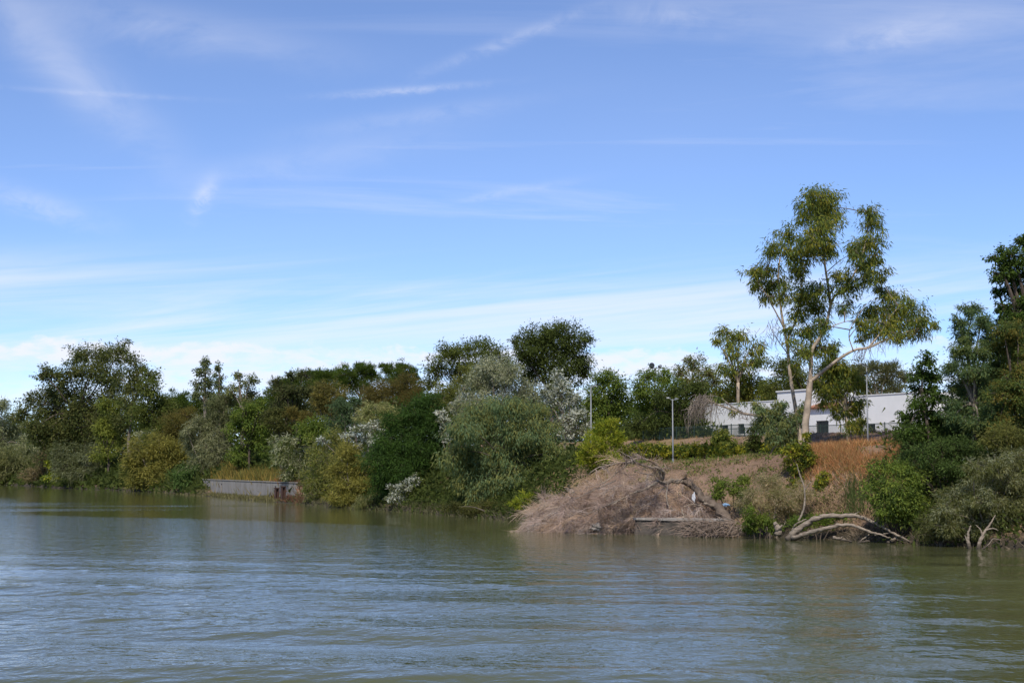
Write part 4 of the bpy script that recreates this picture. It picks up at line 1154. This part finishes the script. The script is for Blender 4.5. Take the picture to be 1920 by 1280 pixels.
# right-hand cluster
RG = 'trees at the right edge'
plant('broadleaf_tree', 'slender drooping broadleaf tree at the right end of the white wall', T, 1735, 85.0, [(1738, 675, 20, 18), (1722, 700, 26, 18), (1748, 705, 22, 20), (1732, 730, 30, 18), (1752, 745, 22, 20), (1722, 760, 24, 18), (1745, 780, 26, 18), (1705, 785, 24, 18), (1700, 810, 26, 18), (1740, 812, 30, 20), (1765, 790, 16, 22)], 'broad', group=RG, dens=1.25, fork=0.5)
plant('blue_tree', 'feathery blue-green tree between the slender tree and the frame edge', T, 1830, 83.0, [(1825, 580, 26, 16), (1800, 605, 20, 18), (1840, 608, 28, 20), (1815, 632, 32, 20), (1855, 635, 20, 20), (1800, 660, 28, 18), (1840, 662, 34, 20), (1790, 690, 26, 18), (1825, 695, 34, 20), (1860, 695, 22, 24), (1800, 725, 32, 20), (1845, 730, 34, 22), (1820, 760, 40, 20), (1790, 755, 22, 18), (1860, 765, 24, 24), (1785, 785, 24, 16), (1835, 795, 34, 20)], 'teal', group=RG, fork=0.35, dens=1.3, ov=dict(gap=0.22, cols=[(0.046, 0.078, 0.040), (0.060, 0.092, 0.046), (0.034, 0.056, 0.028), (0.075, 0.095, 0.035)]))
plant('broadleaf_tree', 'tall dark broadleaf tree cut off by the right edge', T, 1945, 86.0, [(1920, 455, 26, 16), (1890, 475, 26, 16), (1868, 485, 18, 13), (1905, 495, 36, 18), (1880, 515, 28, 16), (1930, 520, 36, 24), (1900, 545, 28, 18), (1872, 545, 14, 12), (1885, 575, 22, 16), (1925, 570, 30, 24), (1878, 600, 14, 14), (1915, 610, 30, 22), (1955, 480, 40, 30), (1960, 560, 40, 40), (1940, 640, 36, 30), (1898, 632, 26, 22), (1905, 590, 26, 20), (1900, 660, 24, 22), (1895, 520, 30, 18)], 'broad', group=RG, dens=1.35, fork=0.3, trunk=0.3)
plant('mixed_tree', 'mid green and yellowish tree below the tall dark one at the right edge', T, 1905, 82.0, [(1895, 640, 24, 20), (1915, 665, 26, 24), (1885, 690, 26, 24), (1910, 710, 30, 26), (1880, 735, 26, 22), (1915, 755, 30, 26), (1890, 785, 34, 24), (1935, 720, 30, 40), (1870, 805, 26, 18), (1940, 790, 30, 30), (1882, 622, 22, 18), (1868, 655, 20, 20), (1905, 615, 24, 20)], 'green', group=RG, dens=1.3, ov=dict(cols=[(0.065, 0.085, 0.024), (0.050, 0.070, 0.024), (0.095, 0.085, 0.026), (0.042, 0.066, 0.028)]))
plant('dark_shrub', 'dark leafy undergrowth below the slender broadleaf tree', S, 1770, 82.0, [(1730, 845, 30, 22), (1765, 840, 30, 24), (1800, 835, 28, 24), (1750, 875, 34, 22), (1790, 880, 34, 26), (1830, 850, 30, 26), (1700, 850, 18, 14), (1685, 870, 14, 10), (1860, 850, 26, 24)], 'dark', stems=True, ov=dict(cols=[(0.036, 0.060, 0.020), (0.048, 0.075, 0.024), (0.030, 0.046, 0.018)]))
plant('green_shrub', 'bright leafy green bush over the water right of the bare soil', S, 1675, 81.5, [(1660, 880, 34, 20), (1695, 882, 32, 20), (1635, 900, 24, 22), (1670, 908, 38, 24), (1710, 905, 30, 24), (1640, 930, 26, 24), (1680, 940, 38, 24), (1715, 940, 28, 26), (1690, 968, 40, 20), (1655, 960, 26, 18), (1730, 970, 28, 22)], 'green', stems=True, ov=dict(cols=[(0.085, 0.120, 0.028), (0.060, 0.092, 0.024), (0.105, 0.135, 0.032), (0.036, 0.056, 0.02)], L=4.6))
plant('willow_shrub', 'olive willow with silvery sprays over the water at the right edge', S, 1850, 77.5, [(1830, 875, 30, 18), (1870, 870, 32, 22), (1905, 860, 28, 24), (1850, 900, 36, 20), (1895, 905, 36, 24), (1820, 915, 28, 20), (1790, 930, 30, 22), (1850, 935, 38, 24), (1900, 945, 36, 26), (1775, 960, 28, 24), (1815, 965, 36, 24), (1865, 975, 40, 26), (1910, 990, 34, 26), (1780, 990, 34, 20), (1835, 1000, 36, 14), (1940, 930, 34, 50)], 'willow', stems=True, ov=dict(cols=[(0.070, 0.080, 0.032), (0.050, 0.060, 0.024), (0.095, 0.10, 0.05), (0.13, 0.145, 0.105)]))
plant('willow_shrub', 'dark grey-olive willow bush at the far right waterline', S, 1760, 78.5, [(1740, 985, 24, 18), (1760, 965, 26, 22), (1735, 1000, 24, 12), (1765, 1000, 24, 12)], 'willow', stems=True, ov=dict(cols=[(0.055, 0.062, 0.028), (0.040, 0.046, 0.02)]))
plant('olive_shrub', 'olive bush on the bank at the right edge above the willow', S, 1900, 80.0, [(1885, 815, 30, 22), (1915, 830, 28, 26), (1860, 825, 24, 20), (1895, 850, 34, 20)], 'olive', stems=True, ov=dict(cols=[(0.072, 0.080, 0.026), (0.052, 0.060, 0.022), (0.095, 0.098, 0.034)]))
# ivy and hedge
plant('ivy_clump', 'yellow-green ivy clump around the foot of the tall eucalyptus', 'ivy', 1500, 91.8, [(1500, 842, 22, 18), (1480, 850, 18, 16), (1518, 858, 16, 18), (1495, 872, 24, 18), (1508, 895, 18, 18), (1490, 905, 12, 14), (1512, 818, 7, 18)], 'ivy', stems=True)
plant('ivy_clump', 'small hanging ivy patch on the bare earth bank', 'ivy', 1542, 90.0, [(1545, 892, 12, 12), (1536, 908, 14, 14), (1550, 905, 10, 14), (1532, 925, 8, 8)], 'ivy', stems=True)
plant('hedge_mound', 'rounded mound of climbing green rising out of the hedge', S, 1352, 111.0, [(1352, 812, 15, 12), (1345, 828, 24, 16), (1368, 832, 22, 16), (1352, 845, 30, 16), (1385, 845, 16, 14)], 'ivy', stems=True, ov=dict(cols=[(0.075, 0.095, 0.024), (0.10, 0.11, 0.026), (0.045, 0.066, 0.018)]))


def hedge(label, pts, Ya, Yb, species, n, rx, rz):
    lob = []
    a, b = pts
    for i in range(n):
        u = i / (n - 1)
        Yd = Ya + (Yb - Ya) * u
        px = a[0] + (b[0] - a[0]) * u; py = a[1] + (b[1] - a[1]) * u + rng.normal(0, 1.5)
        k = Yd / F
        lob.append((ray(px, py, Yd + rng.normal(0, .2)), np.array((rx * k * rng.uniform(.85, 1.2), rx * k * .9, rz * k * rng.uniform(.85, 1.15)))))
    px = (a[0] + b[0]) / 2; Ym = (Ya + Yb) / 2; x = (px - 960) / F * Ym
    root = thing('hedge', label, 'hedge', (x, Ym, ground(x, Ym)))
    v, q, col, CL = crown_leaves(lob, Ym, SP[species]); mesh_obj('foliage', v, q, LEAF, root, colors=col)
    st = MB()
    for c, cc in CL:
        b0 = np.array((c[0], c[1], ground(c[0], c[1]) - .1))
        for e in cc[:8]:
            st.tube([b0, (b0 + e) / 2 + rng.normal(0, .06, 3), e], [.025, .018, .008], 4, cap=False)
    st.build('stems', BARK_DARK, root)


hedge('long clipped yellow-green hedge on the slope behind the double-armed lamp', ((1175, 847), (1335, 844)), 117.0, 110.5, 'ivy', 13, 16, 17)
hedge('darker right end of the hedge under the lower fence', ((1345, 851), (1470, 840)), 110.0, 102.0, 'ivy', 10, 17, 16)

# bush of grey twigs and green by the fallen trunk
plant('grey_shrub', 'grey twiggy bush with green base between fallen trunk and driftwood', S, 1440, 87.5, [(1440, 908, 32, 20), (1415, 930, 28, 22), (1460, 932, 34, 24), (1500, 925, 28, 20), (1430, 955, 30, 20), (1475, 960, 30, 20)], 'brown', stems=True, ov=dict(cols=[(0.17, 0.15, 0.105), (0.12, 0.115, 0.065), (0.21, 0.18, 0.14), (0.09, 0.10, 0.045)], W=0.8))
plant('green_shrub', 'low green bush at the water beside the fallen trunk', S, 1420, 86.0, [(1405, 965, 18, 22), (1430, 975, 24, 20), (1450, 985, 20, 14), (1410, 990, 22, 10)], 'green', stems=True)
plant('green_shrub', 'low fresh green plants behind the arching driftwood', S, 1530, 84.5, [(1515, 975, 24, 16), (1545, 980, 24, 14), (1495, 985, 16, 14), (1575, 970, 18, 10)], 'lime', stems=True, ov=dict(cols=[(0.07, 0.10, 0.02), (0.05, 0.078, 0.018)]))
plant('dark_shrub', 'dark bush on the bank behind the fallen trunk', S, 1370, 92.0, [(1350, 905, 22, 12), (1375, 915, 22, 18), (1395, 900, 18, 14), (1345, 925, 18, 14)], 'green', stems=True)


# ------------------------------------------------------------------ dead wood
def twig_mesh(st, d0, L, droop, r, segs=3):
    """vectorised thin three-sided twigs"""
    n = len(st)
    pts = [st]; d = d0 / np.linalg.norm(d0, axis=1, keepdims=True)
    for s in range(segs):
        d = d + rng.normal(0, 0.16, (n, 3)); d[:, 2] -= droop
        d /= np.linalg.norm(d, axis=1, keepdims=True)
        pts.append(pts[-1] + d * (L / segs)[:, None])
    pts = np.stack(pts, 1)
    a = np.cross(pts[:, -1] - pts[:, 0], np.array((0.2, 0.3, 1.0))); a /= np.linalg.norm(a, axis=1, keepdims=True) + 1e-9
    tdir = pts[:, -1] - pts[:, 0]; tdir /= np.linalg.norm(tdir, axis=1, keepdims=True) + 1e-9
    b = np.cross(tdir, a)
    rr = np.linspace(1, 0.3, segs + 1)[None, :, None] * np.asarray(r)[:, None, None]
    V = []
    for k in range(3):
        th = k * 2 * math.pi / 3
        V.append(pts + rr * (math.cos(th) * a + math.sin(th) * b)[:, None, :])
    V = np.stack(V, 2)                       # n, segs+1, 3, 3
    idx = np.arange(n * (segs + 1) * 3).reshape(n, segs + 1, 3)
    Q = []
    for s in range(segs):
        for k in range(3):
            k2 = (k + 1) % 3
            Q.append(np.stack([idx[:, s, k], idx[:, s, k2], idx[:, s + 1, k2], idx[:, s + 1, k]], -1))
    return V.reshape(-1, 3), np.concatenate(Q)


def fallen_tree():
    Yd = 92.5
    p0 = ray(1378, 1003, 90.0)
    root = thing('fallen_tree', 'large dead fallen tree with brown brushwood sprawling into the water', 'fallen tree', (p0[0], p0[1], 0))
    def pl(pts): return np.array([ray(p[0], p[1], Yd + p[2]) for p in pts])
    skel = []
    def limb(name, pts, r0, r1, sides=7, mt=DEADWOOD, wobv=0.06):
        c = curve(pl(pts), 5)
        c = c + rng.normal(0, r1 * 0.5, c.shape)
        m = MB(); m.tube(c, np.linspace(r0, r1, len(c)), sides, wob=wobv)
        skel.append(c)
        return m.build(name, mt, root, smooth=True)
    limb('trunk', [(1385, 1012, -3.5), (1372, 988, -3), (1355, 962, -2.2), (1330, 942, -1.2), (1312, 925, -.6), (1300, 910, 0), (1286, 902, .3)], 0.32, 0.17, 9, FALLEN, 0.12)
    limb('limb', [(1342, 950, -1.6), (1326, 945, -2.2), (1318, 938, -2.4)], 0.12, 0.05, 6)
    limb('limb', [(1288, 903, .3), (1265, 901, .3), (1245, 904, 0), (1232, 902, -.3)], 0.17, 0.10)
    limb('limb', [(1242, 900, -.6), (1243, 886, -.9), (1236, 878, -1.2), (1222, 876, -1.4), (1205, 872, -1.6), (1185, 866, -1.8), (1165, 872, -2)], 0.11, 0.045)
    limb('limb', [(1242, 898, -.8), (1230, 871, -1.2), (1212, 861, -1.5), (1196, 859, -1.8), (1180, 866, -2), (1162, 882, -2.3), (1145, 896, -2.6), (1125, 908, -2.8)], 0.085, 0.035, 6)
    limb('limb', [(1182, 865, -2), (1150, 870, -2), (1120, 877, -1.8), (1103, 890, -1.6)], 0.065, 0.025, 5)
    limb('limb', [(1234, 902, -.3), (1218, 912, -1.6), (1200, 920, -2.2), (1185, 925, -2.6), (1165, 935, -3.0), (1150, 945, -3.2)], 0.10, 0.03)
    limb('limb', [(1286, 902, .3), (1284, 895, .2), (1288, 889, .2)], 0.16, 0.05, 6, FALLEN)
    limb('limb', [(1252, 905, 0), (1250, 925, -.4), (1252, 945, -.6), (1260, 955, -.7)], 0.07, 0.03, 5, BARK_GREY)
    limb('limb', [(1225, 890, 1.5), (1200, 886, 1.6), (1190, 882, 1.6)], 0.05, 0.02, 5, BARK_GREY)
    limb('limb', [(1165, 935, -1.8), (1120, 955, -2.2), (1075, 975, -2.6)], 0.04, 0.015, 5, BARK_GREY)
    limb('limb', [(1155, 900, 1), (1110, 920, .4), (1060, 945, -.5), (1015, 975, -1.2)], 0.04, 0.015, 5, BARK_GREY)
    limb('limb', [(1278, 955, -1.5), (1283, 970, -2), (1288, 985, -2.2)], 0.06, 0.03, 5)
    limb('limb', [(1320, 950, -1), (1300, 945, -1), (1280, 950, -1)], 0.05, 0.02, 5)
    # brushwood envelope in the picture: outline of the mound
    ex = [985, 1000, 1040, 1080, 1120, 1160, 1200, 1240, 1290, 1340, 1385]
    etop = [974, 956, 930, 916, 907, 900, 893, 893, 905, 940, 985]
    ebot = [984, 987, 991, 993, 995, 997, 1000, 1001, 1003, 1004, 1006]
    VS, QS, CS, off = [], [], [], 0
    def emit(st, d, L, dr, r, segs=3, col=(0.25, 0.19, 0.15)):
        nonlocal off
        v, q = twig_mesh(st, d, L, dr, r, segs)
        VS.append(v); QS.append(q + off); off += len(v)
        CS.append(np.asarray(col) * rng.uniform(.8, 1.2, (len(q), 1)))
    # sprays: bent branchlets, each with its own lean, colour and fan of fine twigs
    def env(n_, lo, hi):
        px_ = rng.uniform(lo, hi, n_); u_ = rng.random(n_)
        tp = np.interp(px_, ex, etop); bt = np.interp(px_, ex, ebot)
        dep = Yd + np.interp(px_, [985, 1100, 1200, 1330], [5.0, 3.0, 1.0, -0.5]) + (1 - u_) * 2.2 - u_ * 2.0 + rng.normal(0, 0.5, n_)
        return np.array([ray(p_, y_, d_) for p_, y_, d_ in zip(px_, tp + (bt - tp) * (0.06 + 0.9 * u_), dep)]), px_
    nb = 820
    bs, bpx = env(nb, 1008, 1365)
    keep = rng.random(nb) < np.interp(bpx, [985, 1150, 1210, 1260, 1365], [1.0, 1.0, 0.92, 0.75, 0.55])
    keep &= ~((bpx > 1190) & (bs[:, 2] < 1.25) & (rng.random(nb) < 0.7))
    bs = bs[keep]; nb = len(bs)
    sk = np.vstack(skel[2:])
    extra = sk[rng.integers(0, len(sk), 45)]
    bs = np.vstack([bs, extra]); nb = len(bs)
    pal = np.array((1.20, 1.13, 1.08)) * np.array([(0.36, 0.28, 0.245), (0.31, 0.245, 0.21), (0.40, 0.32, 0.25), (0.37, 0.32, 0.29), (0.25, 0.19, 0.16), (0.42, 0.31, 0.22)])
    for s0 in bs:
        d = np.array((rng.normal(-0.25, 0.7), rng.normal(-0.35, 0.5), rng.normal(0.05, 0.33)))
        d /= np.linalg.norm(d)
        Lb = rng.uniform(0.7, 2.0); k_ = int(rng.uniform(28, 58) * (0.6 + 0.4 * Lb))
        uu = np.sort(rng.random(k_))
        path = s0 + d * (uu * Lb)[:, None] + np.array((0, 0, -1.0)) * (0.42 * Lb * uu ** 2)[:, None]
        path[:, 2] = np.maximum(path[:, 2], 0.03)
        dd = d + rng.normal(0, 0.55, (k_, 3)); dd[:, 2] -= 0.55 * uu
        c_ = pal[rng.integers(0, len(pal))] * rng.uniform(.8, 1.2)
        emit(path, dd, rng.uniform(0.25, 1.0, k_), 0.16, rng.uniform(0.0045, 0.010, k_), 2, c_)
        emit(s0[None], d[None], np.array([Lb]), 0.22, np.array([rng.uniform(.016, .03)]), 4, c_)
    # coarse tangle along the water's edge right
    n = 420
    px = rng.uniform(1190, 1388, n) ** 0.5 * 1388 ** 0.5; py = rng.uniform(975, 1003, n)
    st = np.array([ray(a, b, c) for a, b, c in zip(px, py, np.interp(px, [1190, 1388], [90.5, 87.5]) + rng.normal(0, .5, n))])
    st[:, 2] = np.maximum(st[:, 2], 0.05)
    d = np.stack([rng.normal(-0.7, 0.5, n), rng.normal(-0.2, 0.4, n), rng.normal(0.0, 0.4, n)], -1)
    emit(st, d, rng.uniform(0.4, 1.3, n), 0.06, rng.uniform(0.013, 0.03, n))
    o = mesh_obj('brushwood', np.vstack(VS), np.concatenate(QS), DRYLEAF, root, colors=np.vstack(CS))
    o['kind'] = 'stuff'
    return root


fallen_tree()


def driftwood():
    Yd = 82.5
    def mk(label, limbs, name='driftwood', group=None, mt=DEADWOOD):
        p0 = ray(limbs[0][0][0][0], limbs[0][0][0][1], Yd)
        root = thing(name, label, 'dead branch', (p0[0], p0[1], 0), group)
        for i, (pts, r0, r1) in enumerate(limbs):
            c = curve([ray(p[0], p[1], Yd + (p[2] if len(p) > 2 else 0)) for p in pts], 6)
            c = c + rng.normal(0, r1 * .35, c.shape)
            m = MB(); m.tube(c, np.linspace(r0, r1, len(c)) * (1 + 0.10 * np.sin(np.arange(len(c)) * 1.9 + i)), 10, wob=0.11)
            m.build('stem' if i == 0 else 'branch', mt, root, smooth=True)
        return root
    mk('bleached driftwood branches arching over the water with one upright limb', [
        ([(1476, 1012, 1.5), (1492, 995, 1.2), (1520, 976, .8), (1545, 968, .4), (1580, 966, 0), (1612, 968, -.5), (1640, 980, -1), (1670, 996, -1.6), (1708, 1016, -2)], 0.18, 0.045),
        ([(1486, 1008, 1.2), (1520, 998, .4), (1550, 990, -.2), (1575, 984, -.6), (1600, 985, -.9), (1630, 996, -1.4), (1652, 1002, -1.6), (1675, 1012, -1.9)], 0.14, 0.035),
        ([(1482, 1000, 1.4), (1496, 978, 1.4), (1508, 950, 1.4), (1508, 915, 1.5), (1500, 890, 1.6), (1494, 870, 1.7)], 0.08, 0.02),
        ([(1509, 918, 1.5), (1516, 908, 1.4), (1523, 902, 1.3)], 0.035, 0.012),
        ([(1488, 986, 1.3), (1500, 978, 1.0), (1512, 973, 0.9)], 0.06, 0.03),
        ([(1592, 967, -.2), (1603, 963, -.2), (1612, 958, -.2)], 0.05, 0.015),
        ([(1640, 1002, -1.5), (1655, 1001, -1.5), (1672, 998, -1.5)], 0.045, 0.02)])
    mk('short forked piece of driftwood lying at the water under the arch', [([(1562, 1007, -.6), (1578, 1011, -.7), (1598, 1015, -.8)], 0.09, 0.05), ([(1576, 1010, -.7), (1580, 1005, -.7)], 0.05, 0.03)])
    mk('thin pale stick leaning out of the water under the arch', [([(1608, 1018, -1.2), (1618, 1010, -1.1), (1630, 1001, -1)], 0.045, 0.03), ([(1610, 1016, -1.2), (1630, 1014, -1.3)], 0.05, 0.04)])
    mk('thick grey log end floating at the right foot of the arch', [([(1664, 1017, -1.6), (1678, 1010, -1.6), (1692, 1006, -1.6)], 0.09, 0.06), ([(1680, 1012, -1.6), (1705, 1014, -1.8)], 0.05, 0.03)])
    mk('pale rounded stump at the water left of the driftwood arch', [([(1462, 1000, 2), (1458, 988, 2), (1452, 980, 2)], 0.22, 0.10), ([(1458, 992, 1.9), (1466, 984, 1.7)], 0.1, 0.05)])
    Yd = 75.5
    mk('narrow upright dead stump in the water at the right edge', [([(1818, 1030, 0), (1815, 1012, 0), (1816, 998, 0), (1820, 985, 0)], 0.10, 0.03), ([(1814, 1015, 0), (1809, 1003, 0)], .05, .02)])
    mk('forked bleached dead branch in the water at the right edge', [
        ([(1834, 1031, 0), (1838, 1012, 0), (1848, 994, 0), (1858, 980, 0.1), (1866, 965, .2)], 0.10, 0.02), ([(1842, 1004, 0), (1838, 992, 0), (1830, 984, 0)], 0.05, 0.015),
        ([(1848, 994, 0), (1862, 990, -.2), (1872, 994, -.4)], 0.05, 0.015), ([(1838, 1031, -.2), (1852, 1022, -.3), (1862, 1010, -.4), (1875, 1012, -.5)], 0.045, 0.015), ([(1836, 1018, 0), (1845, 1005, -.1)], .06, .03)])
    Yd = D(88, 4)
    mk('bare pale branch sticking out of the dark poplar on the left', [([(96, 840, 0), (78, 828, 0), (66, 820, 0), (58, 816, 0)], 0.16, 0.05), ([(70, 822, 0), (64, 812, 0)], .06, .02)])
    Yd = 98.5
    mk('grey dry branches sprawling under the leaning tree above the terrace', [([(1445, 850, 0), (1452, 838, 0), (1465, 828, 0), (1480, 824, 0)], 0.05, 0.02), ([(1452, 838, 0), (1470, 835, 0), (1490, 830, 0)], .03, .012)])


driftwood()


def ledge():
    a = ray(1196, 968, 91.6); b = ray(1352, 976, 88.6)
    d = (b - a)[:2]; L = np.linalg.norm(d); ang = math.atan2(d[1], d[0])
    root = thing('concrete_ledge', 'old low concrete ledge at the water under the fallen tree', 'ledge', (a[0], a[1], 0), rotz=ang)
    zt = (a[2] + b[2]) / 2
    m = MB(); m.box(0, L, -0.35, 1.1, -0.6, zt - 0.11); o = m.build('face', simple('old_concrete', (0.095, 0.08, 0.066), 0.9, var=0.5, scale=1.5, bump=0.5)); o.parent = root
    m = MB(); m.box(-0.06, L + 0.06, -0.45, 1.2, zt - 0.108, zt + 0.02); o = m.build('top_slab', STONE); o.parent = root
    m = MB(); m.box(0.02, L * .9, -0.47, -0.353, -0.4, 0.16); o = m.build('footing', simple('wet_concrete', (0.09, 0.075, 0.06), 0.8, var=0.3)); o.parent = root


ledge()


def blob(name, label, cat, px, py, Yd, r, mt, group=None):
    c = ray(px, py, Yd)
    import bmesh
    bm = bmesh.new(); bmesh.ops.create_icosphere(bm, subdivisions=3, radius=1.0)
    for v in bm.verts:
        s = 1 + 0.22 * math.sin(v.co.x * 5 + px) * math.cos(v.co.y * 4) + 0.14 * math.sin(v.co.z * 7 + v.co.x * 3) + random.uniform(-.03, .03)
        v.co = Vector((v.co.x * r[0] * s, v.co.y * r[1] * s, v.co.z * r[2] * s))
    me = bpy.data.meshes.new(name); bm.to_mesh(me); bm.free(); me.materials.append(mt)
    o = bpy.data.objects.new(name, me); C.objects.link(o); o.location = tuple(c)
    TRIS[0] += 1280
    tag(o, label, cat, group)


blob('boulder', 'pale grey boulder at the waterline under the dead brush', 'rock', 1119, 988, 92.6, (0.36, 0.35, 0.24), STONE)
blob('rag', 'pale torn rag caught on the fallen trunk', 'rag', 1301, 932, 90.6, (0.10, 0.07, 0.26), RAG)
blob('rag', 'faded blue plastic scrap on the bank behind the fallen trunk', 'plastic', 1360, 946, 91.5, (0.22, 0.15, 0.10), PLASTIC)


# ------------------------------------------------------------------ grasses
def blades(name, label, pts, h, w, cols, lean=0.35, kind='stuff'):
    n = len(pts)
    axis = np.stack([rng.normal(0, lean, n), rng.normal(0, lean, n), np.ones(n)], -1)
    nrm = unit(n); nrm[:, 2] *= 0.2
    hh = h * rng.uniform(0.55, 1.35, n)
    v, q = leaves(pts, axis, nrm, hh, w * rng.uniform(.7, 1.3, n), 0.10)
    cols = np.array(cols)
    c = cols[rng.integers(0, len(cols), n)] * rng.uniform(.75, 1.25, (n, 1))
    o = mesh_obj(name, v, q, DRYLEAF, colors=c)
    tag(o, label, 'grass', kind=kind)
    return o


def scatter(n, px0, px1, t0, t1, dens=None, clump=0.35):
    """points on the bank between two picture columns and two distances from the water line"""
    cache = {}
    out = []
    nc = max(1, int(n / 12))
    for _ in range(nc):
        px = rng.uniform(px0, px1); t = rng.uniform(t0, t1)
        key = (int(px / 8), int(t * 2))
        if key not in cache: cache[key] = D(key[0] * 8 + 4, (key[1] + .5) / 2)
        y = cache[key] + rng.normal(0, .5); x = (px - 960) / F * y
        for _k in range(12):
            out.append((x + rng.normal(0, clump), y + rng.normal(0, clump)))
    out = np.array(out)
    z = np.array([ground(a, b) for a, b in out]) - 0.04
    return np.column_stack([out, z])


def patchy(p, thr=0.0, f=0.35):
    n_ = np.sin(p[:, 0] * f * 2.1 + 1.7 * np.sin(p[:, 1] * f)) + np.cos(p[:, 1] * f * 1.7 + 1.1 * np.sin(p[:, 0] * f * 1.3)) + rng.normal(0, .5, len(p))
    return p[n_ > thr]


blades('dry_grass', 'tall rust-orange dry grass on the bank crest at right', patchy(scatter(26000, 1510, 1730, 4.4, 8.8, clump=.5), -0.6), 0.55, 0.034, [(0.46, 0.21, 0.085), (0.38, 0.17, 0.07), (0.52, 0.31, 0.14), (0.30, 0.16, 0.07), (0.22, 0.16, 0.06)], lean=0.55)
blades('dry_grass', 'sparse straw and dead litter on the bare earth slope', patchy(scatter(11000, 1480, 1720, 1.0, 5.5), 0.0, .8), 0.36, 0.05, [(0.32, 0.22, 0.14), (0.24, 0.16, 0.10), (0.38, 0.28, 0.15), (0.12, 0.12, 0.04)], lean=1.0)
blades('dry_grass', 'short dry brown grass on the terrace before the hedge', patchy(scatter(24000, 1060, 1520, 2.5, 11.5), 0.1, .6), 0.26, 0.05, [(0.27, 0.20, 0.10), (0.20, 0.15, 0.07), (0.32, 0.22, 0.13), (0.13, 0.13, 0.045)], lean=0.7)
blades('dry_grass', 'dry tufts on the slope between hedge and fence', patchy(scatter(10000, 1150, 1720, 11.5, 19.0), 0.2, .6), 0.30, 0.055, [(0.30, 0.20, 0.09), (0.24, 0.15, 0.07), (0.16, 0.14, 0.05)], lean=0.5)
blades('golden_grass', 'golden grass on top of the concrete quay wall', scatter(6500, 395, 545, 2.0, 8.0, clump=.5), 1.35, 0.14, [(0.20, 0.16, 0.035), (0.15, 0.13, 0.035), (0.26, 0.18, 0.045), (0.11, 0.11, 0.03)], lean=0.4)
blades('red_scrub', 'rusty red low scrub at the right end of the quay top', scatter(1600, 516, 552, 1.9, 4.0, clump=.3), 0.75, 0.13, [(0.30, 0.11, 0.055), (0.24, 0.09, 0.05), (0.32, 0.16, 0.08)], lean=0.6)
blades('red_scrub', 'reddish brambles hanging over the right end of the quay wall', scatter(1500, 538, 572, 0.5, 2.6, clump=.35), 0.8, 0.12, [(0.17, 0.085, 0.05), (0.10, 0.10, 0.04), (0.13, 0.07, 0.045)], lean=0.9)
blades('mud_grass', 'short olive grass on the mud strip before the quay wall', scatter(5200, 300, 530, -0.1, 1.3, clump=.4), 0.42, 0.11, [(0.14, 0.13, 0.055), (0.19, 0.165, 0.08), (0.10, 0.10, 0.04)], lean=0.5)
blades('reeds', 'small clump of upright green reeds above the driftwood', scatter(260, 1585, 1612, 2.0, 3.0, clump=.3), 1.0, 0.05, [(0.06, 0.09, 0.025), (0.08, 0.10, 0.03)], lean=0.18)
blades('water_edge_grass', 'straggling grass and roots along the waterline', scatter(9000, 560, 1000, 0.1, 1.4, clump=.4), 0.5, 0.08, [(0.10, 0.10, 0.045), (0.14, 0.125, 0.07), (0.065, 0.07, 0.03)], lean=0.9)
blades('water_edge_grass', 'dry roots and stalks along the right waterline', scatter(3500, 1385, 1918, 0.1, 1.3, clump=.3), 0.45, 0.035, [(0.17, 0.13, 0.09), (0.11, 0.095, 0.06), (0.22, 0.17, 0.12)], lean=1.2)


def cover(name, label, px0, px1, t0, t1, n, sp, hs=.7, cl=.9, big=1.0):
    p = scatter(n, px0, px1, t0, t1, clump=cl)
    Ym = float(np.median(p[:, 1])); mpp = p[:, 1] / 1525
    p[:, 2] += np.abs(rng.normal(0, hs, len(p)))
    m = len(p)
    s = SP[sp]; cols = np.array(s['cols']) * TONE
    v, q = leaves(p, unit(m) + np.array((0, 0, .3)), unit(m) + np.array((0, 0, .7)), 6.0 * big * mpp * rng.uniform(.7, 1.3, m), 3.0 * big * mpp)
    o = mesh_obj(name, v, q, LEAF, colors=cols[rng.integers(0, len(cols), m)] * rng.uniform(.7, 1.2, (m, 1)))
    tag(o, label, 'undergrowth', kind='stuff')


cover('undergrowth', 'tangled dark undergrowth below the left bank trees', -20, 400, 0.8, 14, 24000, 'dark')  # dark leaves added over sunlit earth so gaps between plants look shadowed
cover('undergrowth', 'tangled undergrowth in shade-dark colours behind the quay and middle shrubs', 560, 1070, 2.5, 14, 26000, 'dark')  # dark leaf colours imitate the deep shade below the weeping tree
cover('undergrowth', 'tangled dark undergrowth under the right edge trees', 1700, 1960, 1.0, 10, 12000, 'dark')
cover('undergrowth', 'low green undergrowth behind the building fence', 1150, 1320, 19.5, 26, 6000, 'dark')
cover('weeds', 'low green weeds scattered over the dry terrace and slope', 1180, 1620, 1.5, 11, 4200, 'green', .12, .28, .5)
cover('undergrowth', 'leafy fringe in shade-dark colours at the foot of the middle shrubs', 690, 1000, 0.7, 3.0, 9000, 'dark', .35, .5, .7)  # dark leaves stand in for the shadow recess under the bushes
cover('undergrowth', 'dark green scrub behind the golden grass', 400, 600, 6.0, 14.0, 9000, 'dark', .8, .9, .9)
print('TRIS', TRIS[0], 'OBJECTS', len(bpy.data.objects))
